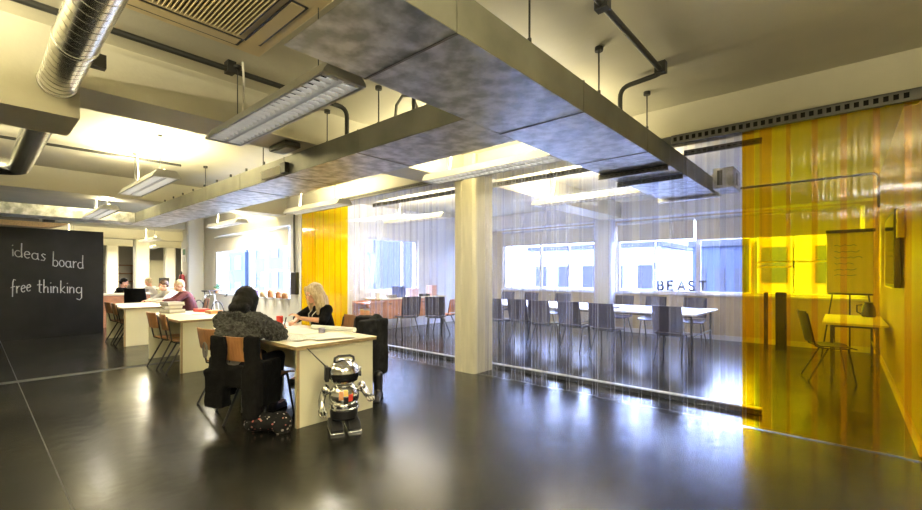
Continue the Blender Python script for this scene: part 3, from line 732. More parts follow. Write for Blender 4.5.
# ------------------------------------------------------------------ desks
def desk(x0, x1, label, y0=1.92, y1=2.75):
    t = thing('desk', label, 'desk', ((x0+x1)/2, (y0+y1)/2, 0), world=True); zt = .74
    b = MB(); b.box((x0-.01, y0-.03, zt-.004), (x1+.04, y1+.02, zt)); b.build('desk_top', DESKT, t)
    b = MB(); b.box((x0-.008, y0-.028, zt-.034), (x1+.038, y1+.018, zt-.0041)); b.build('top_edging', PLYE, t)
    for x in (x0, x1-.036): MB().box((x, y0, 0), (x+.036, y1, zt-.035)).build('end_panel', [DESKP], t, bevel=.002)
    MB().box((x1+.0002, y0-.003, 0), (x1+.001, y0+.026, zt-.036)).build('panel_edging', PLYE, t)
    MB().box((x0+.037, y1-.2, .25), (x1-.037, y1-.178, zt-.036)).build('modesty_panel', DESKP, t)
desk(-5.6, -3.65, 'near cream desk where two people work, with a silver robot at its end')
desk(-8.52, -6.88, 'second cream desk, with a stack of magazines on it')
desk(-11.87, -10.23, 'third cream desk, by the blackboard edge')

def item(mb, name, m, label, cat, group=None, **k): return tag(mb.build(name, m, None, **k), label, cat, group)
def sheet_paper(x, y, w, h, a, z, m, name, label, cat='paper', cur=.01):
    M = rotz(a)
    def fn(u, v):
        p = M @ Vector(((u-.5)*w, (v-.5)*h, 0)); return (x+p.x, y+p.y, z+.0015+cur*max(0, (abs(u-.5)*2)**4)*.5+.002*math.sin(u*7+v*4))
    return item(MB().sheet(fn, 8, 6, .0012), name, m, label, cat)
printm = mat('printed_newsprint', (.8, .77, .66), .7, col2=(.36, .35, .31), scale=55, contrast=(.38, .5), stretch=(1, 3, 1))
sheet_paper(-4.22, 2.1, .62, .42, .5, .742, printm, 'newspaper', 'printed newspaper sheet overhanging the near desk corner', 'newspaper')
sheet_paper(-3.95, 2.42, .5, .4, -.2, .746, PAPER, 'paper_sheet', 'large cream paper sheet on the robot end of the near desk')
sheet_paper(-4.45, 2.42, .5, .36, .3, .750, PAPER, 'paper_sheet', 'cream paper sheet between the two people on the near desk')
sheet_paper(-4.85, 2.55, .32, .24, -.4, .744, PAPERW, 'paper_sheet', 'white paper sheet in front of the blonde person')
sheet_paper(-4.75, 2.12, .30, .22, .1, .744, PAPERW, 'paper_sheet', 'white paper sheet in front of the dark haired person')
b = MB().cyl((-4.55, 2.58, .778), (-3.95, 2.74, .778), .026, n=16)
tag(b.build('paper_roll', PAPERW, None), 'white rolled drawing lying across the near desk', 'paper roll')
b = MB().lathe([(.018, 0), (.033, 0), (.033, .05), (.018, .05)], (-4.18, 2.48, .756), None, 20); tag(b.build('tape_roll', mat('purple_grey_tape', (.25, .23, .33), .4)), 'purple grey tape roll next to the rolled drawing', 'tape roll')
t = thing('mug', 'red mug near the blonde person\'s hands', 'mug', (-5.42, 2.62, .742))
MB().lathe([(.035, 0), (.04, .004), (.042, .1), (.037, .1), (.034, .012)], n=20).build('cup', REDM, t); MB().path([(.04, 0, .085), (.065, 0, .08), (.07, 0, .05), (.06, 0, .025), (.04, 0, .02)], .006, 6).build('handle', REDM, t)
t = thing('bowl', 'red and white bowl beside the red mug on the near desk', 'bowl', (-5.5, 2.45, .742)); MB().lathe([(.04, 0), (.05, .01), (.075, .07), (.07, .07), (.045, .014)], n=20).build('dish', REDM, t); MB().lathe([(.0755, .052), (.0775, .07), (.0705, .072)], n=20).build('rim', PAPERW, t)
# things on the second desk
mags = [mat('magazine_%d' % i, c, .4, var=.1, scale=5) for i, c in enumerate([(.62, .6, .54), (.42, .4, .34), (.66, .64, .6), (.35, .33, .28)])]
pos = ['lowest', 'second lowest', 'third from the bottom', 'third from the top', 'second from the top', 'topmost']
for k in range(6):
    M = rotz(R.uniform(-.2, .2)); z = .742+k*.03
    t = thing('magazine', f'pale magazine bundle, {pos[k]} of the stack on the second desk', 'magazine', (-8.32+R.uniform(-.01, .01), 2.2, z), R.uniform(-.2, .2), 'magazine stack on the second desk')
    MB().box((-.17, -.12, 0), (.17, .12, .026)).build('pages', mags[(k+1) % 4], t); MB().box((-.172, -.122, .026), (.172, .122, .029)).build('cover', mags[k % 4], t)
for x, y, m, lab in ((-8.2, 2.6, REDM, 'red book lying at the window side of the second desk'), (-7.7, 2.62, TERRA, 'orange box on the second desk next to the red book')):
    tag(B((x-.13, y-.09, .742), (x+.13, y+.09, .79)).build('book' if m is REDM else 'small_box', m, None, bevel=.004), lab, 'book' if m is REDM else 'box')
sheet_paper(-7.85, 2.4, .42, .3, .2, .742, PAPERW, 'paper_sheet', 'white paper pile in front of the red book on the second desk')
sheet_paper(-10.7, 2.3, .5, .4, .2, .742, PAPERW, 'paper_sheet', 'large white drawing on the third desk')

# robot -----------------------------------------------------------
t = thing('toy_robot', 'silver toy robot standing at the end of the near desk', 'toy robot', (-3.34, 2.2, 0), -.42)
bd = MB(); bd.ell((0, 0, .30), (.115, .135, .13), None, 24, 16); bd.lathe([(.1, .17), (.125, .19), (.13, .24)], n=24); bd.build('torso', CHROME, t)
MB().lathe([(.09, .1), (.118, .12), (.122, .185), (.1, .19)], n=24).build('lower_body', BLACK, t)
MB().lathe([(.128, .188), (.134, .195), (.134, .205), (.128, .21)], n=24).build('belt', CHROME, t)
hd = MB(); hd.ell((0, 0, .505), (.125, .138, .125), None, 28, 18); hd.lathe([(.075, .39), (.085, .4), (.085, .43)], n=24); hd = hd.build('head', CHROME, t)
vs = MB()
def visor(u, v):
    a = (u-.5)*1.75; e = -.42+v*.52; k = 1.03; return (.125*k*math.cos(a)*math.cos(e), .138*k*math.sin(a)*math.cos(e), .505+.125*k*math.sin(e)-.01)
vs.sheet(visor, 16, 6, .008); vs.build('visor', SCREEN, hd)
bb = MB()
def brow(u, v):
    a = (u-.5)*1.9; e = .14+v*.12; k = 1.05; return (.125*k*math.cos(a)*math.cos(e), .138*k*math.sin(a)*math.cos(e), .505+.125*k*math.sin(e)-.01)
bb.sheet(brow, 16, 3, .012); bb.build('brow_band', CHROME, hd)
MB().path([(.02, -.085, .605), (.02, -.08, .64), (.02, -.05, .655), (.02, .05, .655), (.02, .08, .64), (.02, .085, .605)], .011, 10).build('carrying_handle', BLACK, hd)
MB().box((-.05, -.165, .44), (.045, -.13, .57)).build('ear_box', BLACK, hd, bevel=.008)
MB().box((-.03, .13, .46), (.03, .152, .55)).build('ear_box', CHROME, hd, bevel=.008)
MB().path([(0, -.15, .565), (-.13, -.3, .72)], [.006, .004], 8).build('antenna', DARKM, hd)
for a, c, z0, z1 in ((-.3, TERRA, .29, .36), (.0, mat('robot_yellow', (.75, .5, .06), .4), .32, .37), (.3, REDM, .27, .33), (0, BLACK, .25, .31)):
    m2 = MB()
    def plate(u, v, a=a, z0=z0, z1=z1):
        an = a+(u-.5)*.28; z = z0+(z1-z0)*v; k = math.sqrt(max(0, 1-((z-.30)/.13)**2))*1.03; return (.115*k*math.cos(an), .135*k*math.sin(an), z)
    m2.sheet(plate, 5, 4, .006); m2.build('chest_badge', c, t)
for sy in (-1, 1):
    ar = MB(); ar.ell((0, sy*.155, .365), (.045, .04, .05), None, 14, 10)
    if sy < 0: P = [(0, -.17, .35), (.0, -.19, .27), (.05, -.19, .2)]
    else: P = [(0, .17, .35), (.03, .2, .29), (.11, .21, .285)]
    ar.path(P, [.032, .03, .028], 12); o = ar.build('arm', CHROME, t)
    e = Vector(P[-1]); h = MB(); h.cyl(e-Vector((.0, 0, .0)), e+Vector((.025, 0, -.02 if sy < 0 else 0)), .036, .034, 14); h = h.build('wrist', CHROME, o)
    cl = MB()
    for da in (-.028, .0, .028): cl.cap(e+Vector((.03, da, -.02 if sy < 0 else 0)), e+Vector((.075, da*.7, -.03 if sy < 0 else .0)), .010, .007, 8)
    cl.build('claw', CHROME, o)
    ft = MB(); ft.prism([(-.09, .02), (.14, .02), (.14, .04), (.09, .085), (-.06, .1), (-.09, .08)], 'y', sy*.075-.055, sy*.075+.055); fo = ft.build('foot', BLACK, t, bevel=.012)
    MB().box((-.095, sy*.075-.058, .0), (.15, sy*.075+.058, .02)).build('foot_sole', CHROME, fo, bevel=.004)
    MB().cyl((0, sy*.065, .07), (0, sy*.055, .13), .045, n=14).build('leg', BLACK, t)

# floral bag
b = MB(); b.ell((-3.80, 1.73, .08), (.2, .12, .08), rotz(.6)); b.ell((-3.9, 1.68, .06), (.13, .11, .06)); b.ell((-3.70, 1.80, .075), (.11, .09, .1))
o = organic('cloth_bag', b, .012, FLORAL, None, 5, (.012, 14)); tag(o, 'dark floral patterned bag slumped on the floor against the near desk', 'bag')
# coat over the dark haired person's chair
def coat(name, m, M, parts, label):
    b = MB()
    for p in parts:
        if p[0] == 'b': b.obox(p[1], p[2], p[3] if len(p) > 3 else None)
        else: b.cap(*p[1:])
    for i, v in enumerate(b.v): b.v[i] = M @ v
    return tag(organic(name, b, .014, m, None, 6, (.012, 9)), label, 'coat')
M = Matrix.Translation((-4.15, 1.84, 0)) @ Matrix.Rotation(.45, 4, 'Z')
coat('coat', BLKC, M, [('b', (-.2, -.315, .58), (.14, .06, .5)), ('b', (.16, -.315, .56), (.14, .06, .56)), ('b', (-.22, -.31, .36), (.2, .11, .34)), ('b', (.15, -.31, .32), (.16, .09, .44)), ('b', (.0, -.31, .47), (.32, .06, .2)),
  ('b', (-.24, -.2, .45), (.07, .26, .4)), ('b', (.24, -.2, .42), (.07, .24, .4)), ('c', (-.3, -.25, .6), (-.33, -.2, .25), .06, .05)], 'black coat hung around the dark haired person\'s chair back')
M = Matrix.Translation((-4.36, 2.94, 0)) @ Matrix.Rotation(PI+.1, 4, 'Z')
coat('coat', GREYC, M, [('b', (-.06, -.26, .83), (.30, .10, .09)), ('b', (-.06, -.24, .62), (.32, .14, .5)), ('b', (-.06, -.31, .5), (.30, .07, .62)), ('b', (-.25, -.16, .52), (.09, .4, .66)), ('b', (-.23, -.02, .30), (.1, .22, .4)), ('c', (-.2, -.25, .84), (-.27, -.05, .72), .07, .06)], 'charcoal coat draped over a chair at the far corner of the near desk')
for sx, lab in ((0, 'black ankle boot standing under the charcoal coat'),):
    b = MB(); x, y = -3.9, 2.98; b.cap((x-.02, y+.05, .07), (x-.02, y+.05, .24), .048, .055); b.cap((x-.02, y+.05, .045), (x+.11, y-.07, .035), .045, .03); b.box((x-.05, y-.0, .0), (x+.03, y+.09, .05))
    b.obox((x+.06, y-.025, .012), (.22, .07, .024), rotz(-.75))
    tag(organic('ankle_boot', b, .009, BOOT, None, 3), lab, 'boot')
t = thing('strap', 'grey looped strap hanging on the half hidden plywood chair', 'strap', (-4.93, 1.6, .6), world=True)
MB().path([(-4.93+.045*math.cos(a), 1.595, .60+.075*math.sin(a)) for a in [i*PI/8 for i in range(16)]], .012, 8, True).build('loop', GREYB, t)

# ------------------------------------------------------------------ people
def RX(a): return Matrix.Rotation(a, 3, 'X')
def head_parts(b, C, Rm):
    C = Vector(C)
    def P(x, y, z): return C + Rm @ Vector((x, y, z))
    b.ell(P(0, -.012, .03), (.074, .094, .092), Rm); b.ell(P(0, .03, -.04), (.056, .06, .062), Rm); b.ell(P(0, .062, -.082), (.026, .024, .022), Rm)
    b.cap(P(0, .088, .016), P(0, .108, -.02), .009, .0135, 10); b.ell(P(0, .078, .034), (.05, .018, .012), Rm)
    for s in (-1, 1):
        b.ell(P(s*.076, -.005, -.006), (.011, .022, .031), Rm); b.ell(P(s*.04, .066, -.022), (.022, .02, .02), Rm); b.ell(P(s*.013, .104, -.022), (.009, .008, .007), Rm)
    b.ell(P(0, .088, -.048), (.024, .011, .006), Rm); b.ell(P(0, .087, -.058), (.02, .011, .007), Rm)
    return P
def hand_parts(b, W, fwd, up, side=1, curl=.5, r=.0085):
    """palm, four unequal fingers and a thumb; fwd = along the hand, up = back of the hand, side=+1 thumb towards fwd x up"""
    W = Vector(W); f = Vector(fwd).normalized(); u = Vector(up); u = (u-f*u.dot(f)).normalized(); s = f.cross(u)*side
    Mx = Matrix((s, f, u)).transposed()
    b.ell(W+f*.045, (.038, .05, .016), Mx)
    for k, (off, ln) in enumerate(((.027, .072), (.009, .080), (-.009, .075), (-.026, .058))):
        p0 = W+f*.04+s*off*.8; p1 = W+f*.088+s*off; a = curl
        d1 = (f*math.cos(a*.6)-u*math.sin(a*.6)); p2 = p1+d1*ln*.5; d2 = (f*math.cos(a*1.5)-u*math.sin(a*1.5)); p3 = p2+d2*ln*.5
        b.cap(p0, p1, r*1.05, r, 8); b.cap(p1, p2, r, r*.92, 8); b.cap(p2, p3, r*.92, r*.75, 8)
    t0 = W+f*.02+s*.025; t1 = t0+(s*.75+f*.65-u*.2).normalized()*.042; t2 = t1+(f*.9+s*.2-u*.35).normalized()*.032
    b.cap(t0, t1, r*1.3, r*1.1, 8); b.cap(t1, t2, r*1.05, r*.85, 8)
def person(loc, rz, label, d, voxel=.0075):
    """d: joints in local metres, facing +y"""
    t = thing('person', label, 'person', loc, rz); J = {k: Vector(v) for k, v in d['J'].items()}; sk = d['skin']
    Rm = Matrix.Rotation(d.get('yaw', 0), 3, 'Z') @ RX(d.get('pitch', 0)) @ Matrix.Rotation(d.get('roll', 0), 3, 'Y')
    b = MB(); hp = head_parts(b, J['head'], Rm); w = d.get('w', 1.)
    b.cap(J['neck'], J['head']+Rm @ Vector((0, -.02, -.05)), .052, .046)
    b.cap(J['pelvis'], J['chest'], .125*w, .13*w, 18); b.ell(J['chest'], (.16*w, .105, .15)); b.cap(J['chest'], J['neck'], .11, .055, 16)
    b.cap(J['shL'], J['shR'], .052); b.ell(J['pelvis'], (.17*w, .12, .11))
    for s in 'LR':
        b.cap(J['sh'+s], J['el'+s], .047, .037); b.cap(J['el'+s], J['wr'+s], .036, .024)
        sg = 1 if s == 'R' else -1
        hand_parts(b, J['wr'+s], d['hf'+s], d['hu'+s], sg*d.get('ts'+s, 1), d.get('curl', .6))
        b.cap(J['hip'+s], J['kn'+s], .078, .055); b.cap(J['kn'+s], J['an'+s], .054, .036); b.cap(J['an'+s]-Vector((0, .02, .03)), J['an'+s]+Vector((0, .13, -.05)), .038, .028)
    body = organic('body', b, voxel, sk, t, 3)
    for s in (-1, 1):
        e = MB(); e.ell(hp(s*.032, .0775, .014), (.0115, .0105, .0085), Rm, 10, 8); eo = e.build('eye', EYEW, t)
        MB().ell(hp(s*.032, .0875, .014), (.005, .003, .005), Rm, 8, 6).build('iris', BLACK, eo)
    # clothing
    b = MB(); g = d.get('topg', .012)
    b.cap(J['pelvis']+Vector((0, 0, -.02)), J['chest'], .125*w+g, .13*w+g, 18); b.ell(J['chest'], (.16*w+g, .105+g, .15+g)); b.cap(J['chest'], J['neck']-Vector((0, 0, .045)), .11+g, .062+g*.5, 16); b.cap(J['shL'], J['shR'], .052+g)
    for s in 'LR':
        e = d.get('sleeve', 1.)
        b.cap(J['sh'+s], J['el'+s], .047+g*1.2, .038+g*1.2)
        if e > 0: b.cap(J['el'+s], J['el'+s].lerp(J['wr'+s], e*.93), .038+g, .026+g)
    organic('top', b, voxel*1.2, d['top'], t, 4, d.get('topdisp', (.006, 11)))
    b = MB()
    b.ell(J['pelvis']-Vector((0, 0, .01)), (.17*w+.012, .132, .115))
    for s in 'LR':
        b.cap(J['hip'+s], J['kn'+s], .09, .067); b.cap(J['kn'+s], J['an'+s].lerp(J['kn'+s], .12), .066, .052)
    organic('trousers', b, .012, d['legs'], t, 4, (.006, 10))
    for s in 'LR':
        b = MB(); a = J['an'+s]; b.cap(a+Vector((0, -.02, -.02)), a+Vector((0, -.02, .06)), .05, .046); b.cap(a+Vector((0, -.025, -.055)), a+Vector((0, .14, -.06)), .042, .034); b.box(a+Vector((-.04, -.06, -.1)), a+Vector((.04, .16, -.075)))
        organic('shoe', b, .011, BOOT, t, 2)
    b = MB(); d['hair'](b, hp, Rm); organic('hair', b, .0095, d['hairm'], t, 3, d.get('hairdisp', (.004, 30)))
    if 'extra' in d: d['extra'](t, J, hp, Rm)
    return t
def legs(sep=.09, z=.5, kz=.53, ky=.42, ay=.36, ad=0.):
    return {'hipL': (-sep, .02, z), 'hipR': (sep, .02, z), 'knL': (-sep-.02, ky, kz), 'knR': (sep+.02, ky, kz), 'anL': (-sep-.02, ay-ad, .1), 'anR': (sep+.02, ay+ad, .1)}
def bob(b, hp, Rm):
    b.ell(hp(0, -.03, .035), (.1, .108, .105), Rm); b.ell(hp(0, -.055, -.04), (.102, .085, .105), Rm)
    for s in (-1, 1): b.cap(hp(s*.085, .0, .03), hp(s*.09, -.0, -.12), .032, .03)
    b.cap(hp(-.05, -.08, -.1), hp(.05, -.08, -.1), .055)
def long_blonde(b, hp, Rm):
    b.ell(hp(0, -.028, .045), (.1, .108, .1), Rm); b.ell(hp(0, -.055, -.04), (.112, .085, .12), Rm)
    for s in (-1, 1):
        b.cap(hp(s*.06, .05, .085), hp(s*.1, .035, -.0), .034, .034); b.cap(hp(s*.1, .03, -.0), hp(s*.105, .035, -.12), .037, .038); b.cap(hp(s*.105, .035, -.12), hp(s*.085, .06, -.24), .036, .02)
        b.cap(hp(s*.1, -.03, -.03), hp(s*.11, -.03, -.17), .045, .045); b.cap(hp(s*.11, -.03, -.17), hp(s*.1, -.02, -.27), .042, .022)
    for x in (-.06, 0, .06): b.cap(hp(x, -.09, -.08), hp(x, -.085, -.26), .05, .03)
def short_hair(b, hp, Rm):
    b.ell(hp(0, -.03, .05), (.083, .097, .088), Rm); b.ell(hp(0, -.055, -.0), (.08, .06, .07), Rm)
# dark haired person
def shawl(t, J, hp, Rm):
    b = MB(); c = J['chest']
    b.ell(c+Vector((0, -.02, .0)), (.235, .165, .17)); b.cap(J['shL']+Vector((-.01, -.02, 0)), J['shR']+Vector((.01, -.02, 0)), .10); b.ell(J['neck']+Vector((0, -.02, -.0)), (.12, .11, .085))
    for s in 'LR': b.cap(J['sh'+s], J['el'+s], .095, .092); b.cap(J['el'+s], J['el'+s].lerp(J['wr'+s], .55), .085, .062)
    b.ell(c+Vector((0, -.05, -.12)), (.235, .12, .12))
    organic('shaggy_shawl', b, .010, FUR, t, 2, (.02, 26))
    b = MB(); w = J['wrR']; f = Vector((.05, .3, 1)).normalized(); q = w+Vector((.005, .085, .005))
    b.cap(q-f*.035, q+f*.075, .0055, .006, 8); b.build('held_pen', BLACK, t)
J = dict(pelvis=(0, .0, .53), chest=(0, .03, .82), neck=(0, .05, .985), head=(0, .105, 1.12), shL=(-.17, .04, .925), shR=(.17, .04, .925), elL=(-.26, .25, .785), elR=(.28, .20, .80), wrL=(-.10, .42, .785), wrR=(.15, .37, .85)); J.update(legs(.09, .5, .535, .42, .30, .06))
person((-4.28, 1.67, 0), .45, 'person with dark bobbed hair in a shaggy grey shawl, back turned at the near desk',
  dict(J=J, skin=SKIN, pitch=-.42, yaw=.12, top=TEE, topg=.014, sleeve=1., legs=NAVY, hair=bob, hairm=HAIRD, hfL=(.5, .8, -.1), huL=(0, 0, 1), hfR=(-.25, .9, .1), huR=(.2, .1, 1), curl=.9, extra=shawl))
# blonde person
def lanyard(t, J, hp, Rm):
    c = J['chest']; n = J['neck']
    MB().path([n+Vector((-.06, .02, -.03)), c+Vector((-.05, .155, .04)), c+Vector((-.01, .16, -.09)), c+Vector((.03, .158, .05)), n+Vector((.06, .02, -.03))], .005, 6).build('necklace', PAPER, t)
J = dict(pelvis=(0, .0, .53), chest=(0, .09, .82), neck=(0, .13, .98), head=(.0, .19, 1.125), shL=(-.165, .1, .925), shR=(.165, .1, .925), elL=(-.25, .22, .80), elR=(.27, .26, .80), wrL=(-.11, .44, .84), wrR=(.06, .42, .785)); J.update(legs(.09, .5, .535, .42, .30))
person((-5.1, 3.10, 0), PI+.05, 'blonde person in a black top sitting behind the near desk with raised hands',
  dict(J=J, skin=SKIN2, pitch=-.3, yaw=-.12, top=BLKC, topg=.016, sleeve=.12, legs=NAVY, hair=long_blonde, hairm=HAIRB, hfL=(.3, .7, .5), huL=(.2, -.3, 1), hfR=(-.6, .7, .1), huR=(0, 0, 1), curl=.7, extra=lanyard))
# far colleagues
def far_person(loc, rz, label, skin, top, hair, hairm, lean=.0):
    J = dict(pelvis=(0, .0, .53), chest=(0, .08+lean*.5, .83), neck=(0, .12+lean, 1.0), head=(0, .17+lean*1.3, 1.13-lean*.2), shL=(-.18, .1+lean, .94), shR=(.18, .1+lean, .94), elL=(-.27, .28+lean, .80), elR=(.27, .28+lean, .80), wrL=(-.12, .46+lean, .785), wrR=(.12, .46+lean, .785)); J.update(legs())
    return person(loc, rz, label, dict(J=J, skin=skin, pitch=-.45, top=top, topg=.018, sleeve=1., legs=NAVY, hair=hair, hairm=hairm, hfL=(.3, 1, 0), huL=(0, 0, 1), hfR=(-.3, 1, 0), huR=(0, 0, 1), curl=.5), .011)
far_person((-11.75, 3.22, 0), PI+.15, 'person with short dark hair leaning over the third desk in a pale shirt', SKIN2, WHITEC, short_hair, HAIRBR, .1)
far_person((-10.95, 3.28, 0), PI-.1, 'person in a dark red jacket at the window side of the third desk', SKIN2, REDC, short_hair, HAIRB, .06)
far_person((-15.5, 2.75, 0), -.5, 'dark haired person in black behind the orange fronted counter', SKIN2, BLKC, short_hair, HAIRD)
far_person((-16.0, 3.75, 0), 2.4, 'fair haired person behind the orange fronted counter', SKIN2, WHITEC, short_hair, HAIRB)
for l, a, lab in (((-11.7, 3.22, 0), PI+.15, 'plywood chair under the person in the pale shirt'), ((-10.93, 3.3, 0), PI-.1, 'plywood chair under the person in the dark red jacket'), ((-15.5, 2.73, 0), -.5, 'plywood chair under the dark haired person behind the counter'), ((-16.0, 3.77, 0), 2.4, 'plywood chair under the fair haired person behind the counter')): dup(CW, l, a, lab)
# black office chair
t = thing('office_chair', 'black office chair behind the third desk next to the counter', 'chair', (-12.75, 2.72, 0), .9)
def ob_(u, v): return ((u-.5)*.46*(1-.25*max(0, v-.6)), -.2-.03*(1-(2*u-1)**2)-.05*v, .52+.52*v)
MB().sheet(ob_, 10, 8, .05).build('backrest', BLKC, t); MB().box((-.23, -.2, .42), (.23, .24, .49)).build('seat', BLKC, t, bevel=.03)
MB().cyl((0, 0, .1), (0, 0, .42), .025).build('column_post', BLACK, t)
for k in range(5):
    a = k*2*PI/5; l_ = MB().path([(0, 0, .12), (.28*math.cos(a), .28*math.sin(a), .07)], [.022, .014], 8).build('leg', BLACK, t); MB().ell((.28*math.cos(a), .28*math.sin(a), .035), (.03, .02, .035)).build('caster', BLACK, l_)
MB().path([(0, -.05, .42), (0, -.22, .45), (0, -.27, .6)], .018, 8).build('back_support', BLACK, t)

# ------------------------------------------------------------------ far office
t = thing('counter', 'orange wood counter with pale top behind the blackboard edge', 'counter', (-14.6, 2.7, 0), world=True)
MB().box((-14.95, 2.1, 0), (-14.25, 3.25, .82)).build('body', WOODO, t); MB().box((-15.0, 2.05, .82), (-14.2, 3.3, .86)).build('worktop', DESKT, t, bevel=.004)
def fdesk(x0, x1, y0, y1, lab):
    t = thing('office_desk', lab, 'desk', ((x0+x1)/2, (y0+y1)/2, 0), world=True)
    MB().box((x0, y0, .71), (x1, y1, .74)).build('desk_top', DESKT, t)
    for x in (x0+.04, x1-.04):
        for y in (y0+.04, y1-.04): MB().box((x-.02, y-.02, 0), (x+.02, y+.02, .71)).build('leg', DARKM, t)
fdesk(-18.6, -17.0, 4.5, 5.5, 'far office desk with a black monitor, behind the counter'); fdesk(-24.4, -22.8, 5.4, 6.4, 'far office desk with a black monitor, next to the farthest columns')
for x, y, lab in ((-17.7, 5.0, 'black monitor on the far desk behind the counter'), (-23.5, 5.9, 'black monitor on the far desk next to the farthest columns')):
    t = thing('monitor', lab, 'monitor', (x, y, .742), .6)
    MB().box((-.02, -.28, .1), (.02, .28, .46)).build('screen', BLACK, t, bevel=.005); MB().box((-.02, -.03, .01), (.01, .03, .2)).build('neck', BLACK, t); MB().box((-.1, -.12, 0), (.1, .12, .012)).build('base', BLACK, t)
t = thing('bookshelf', 'brown shelving standing against the end wall of the office', 'shelf', (-29.7, 5.0, 0), world=True)
for z in (.05, .5, .95, 1.4, 1.85): MB().box((-29.98, 4.2, z), (-29.6, 6.0, z+.04)).build('shelf_board', WOODO, t)
for y in (4.2, 5.96): MB().box((-29.98, y, 0), (-29.6, y+.04, 1.9)).build('side_panel', WOODO, t)
t = thing('bookshelf', 'low dark shelving in front of the end wall of the office', 'shelf', (-27, 7.3, 0), world=True)
for z in (.05, .45, .85): MB().box((-28, 7.1, z), (-26, 7.5, z+.04)).build('shelf_board', GREYB, t)
for x in (-28, -26.04): MB().box((x, 7.1, 0), (x+.04, 7.5, .89)).build('side_panel', GREYB, t)
t = thing('partition_screen', 'tall cream partition board in the far office', 'partition', (-27, 6.2, 0), world=True); MB().box((-27.05, 5.6, .1), (-27, 6.8, 2.1)).build('panel', DESKP, t)
for y in (5.7, 6.7): MB().box((-27.2, y-.03, 0), (-26.85, y+.03, .1)).build('foot', DARKM, t)
t = thing('fire_extinguisher', 'red fire extinguisher hanging on the white column beside the bicycle', 'fire extinguisher', (-14.65, 4.12, .95), world=True)
MB().lathe([(.05, 0), (.075, .02), (.075, .38), (.05, .44), (.02, .46)], (-14.65, 4.12, .92), None, 16).build('cylinder', REDM, t); MB().path([(-14.65, 4.12, 1.38), (-14.65, 4.12, 1.44), (-14.6, 4.08, 1.45)], .015, 8).build('valve', BLACK, t); MB().path([(-14.65, 4.1, 1.42), (-14.54, 4.06, 1.32), (-14.54, 4.06, 1.07)], .012, 8).build('hose', BLACK, t)
t = thing('safety_sign', 'small green and white safety sign high on the column beside the bicycle', 'sign', (-14.7, 4.19, 1.9), world=True)
MB().box((-14.82, 4.185, 1.75), (-14.55, 4.199, 2.15)).build('plate', PAPERW, t); MB().box((-14.8, 4.182, 1.95), (-14.57, 4.186, 2.12)).build('green_panel', GREEN, t)

# bicycle
t = thing('bicycle', 'white bicycle with drop handlebars parked by the window wall', 'bicycle', (-12.6, 4.15, 0), .12)
for x in (-.5, .5):
    w = MB().path([(x+.33*math.cos(a), 0, .345+.33*math.sin(a)) for a in [i*PI/18 for i in range(36)]], .014, 8, True).build('tyre', BLACK, t)
    r_ = MB().path([(x+.308*math.cos(a), 0, .345+.308*math.sin(a)) for a in [i*PI/18 for i in range(36)]], .009, 6, True); r_.build('rim', BIKEW, w)
    s = MB()
    for k in range(16): a = k*PI/8; s.cyl((x, 0, .345), (x+.3*math.cos(a), 0, .345+.3*math.sin(a)), .0012, n=4)
    s.cyl((x, -.05, .345), (x, .05, .345), .018); s.build('spokes', HOUS, w)
fr = MB(); bb_ = (-.06, 0, .29); st = (-.18, 0, .82); ht = (.33, 0, .85); hb = (.36, 0, .72)
for a, b2 in ((bb_, st), (st, ht), (bb_, hb), (hb, ht)): fr.path([a, b2], .016, 8)
for sy in (-1, 1): fr.path([bb_, (-.5, sy*.06, .345), (-.17, sy*.02, .78)], .009, 6); fr.path([hb, (.40, sy*.05, .65), (.5, sy*.05, .345)], .010, 6)
fr.build('frame', BIKEW, t)
sd = MB(); sd.ell((-.21, 0, .93), (.13, .06, .025)); sd.ell((-.11, 0, .93), (.1, .025, .02)); sd.build('saddle', BLACK, t); MB().cyl(st, (-.2, 0, .92), .012).build('seat_post', BLACK, t)
MB().path([ht, (.33, 0, .93), (.42, 0, .95)], .012, 8).build('stem', BLACK, t)
for sy in (-1, 1): MB().path([(.42, 0, .95), (.42, sy*.2, .95), (.50, sy*.21, .945), (.56, sy*.21, .88), (.52, sy*.22, .81), (.42, sy*.22, .80)], .012, 8).build('drop_bar', BLACK, t)
ck_ = MB().lathe([(.09, 0), (.09, .005)], (-.06, -.05, .29), RX(PI/2), 24); ck_ = ck_.build('chainring', DARKM, t); MB().path([(-.06, -.06, .29), (.08, -.07, .2)], .009, 6).build('crank', DARKM, ck_)
t = thing('potted_plant', 'small green potted plant on the sill above the bicycle handlebars', 'plant', (-13.2, 4.58, .841)); MB().lathe([(.05, 0), (.065, .1), (.055, .1)], n=14).build('pot', TERRA, t)
lf = MB()
for k in range(26):
    a = R.uniform(0, 6.28); e = R.uniform(.2, 1.4); r_ = R.uniform(.06, .16); c_ = Vector((math.cos(a)*math.cos(e), math.sin(a)*math.cos(e)*.35, math.sin(e)))*r_+Vector((0, 0, .12)); lf.ell(c_, (.03, .012, .02), rotz(a), 8, 6)
lf.build('leaves', GREEN, t)
pots = [('orange jar on the window sill nearest the black box', -9.25, TERRA), ('brown jar on the window sill, second from the black box', -9.55, WOODO), ('orange jar on the window sill, third from the black box', -9.95, TERRA), ('tan jar on the window sill, fourth from the black box', -10.35, WOODL), ('purple jar on the window sill, farthest from the black box', -10.75, mat('purple_jar', (.2, .12, .3), .4))]
for lab, x, m in pots:
    t = thing('jar', lab, 'jar', (x, 4.6, .841), group='jars on the window sill')
    h = R.uniform(.1, .15); MB().lathe([(.06, 0), (.075, .02), (.075, h), (.05, h+.02)], n=16).build('body', m, t); MB().lathe([(.055, h+.02), (.055, h+.04)], n=16).build('lid', PAPERW, t)

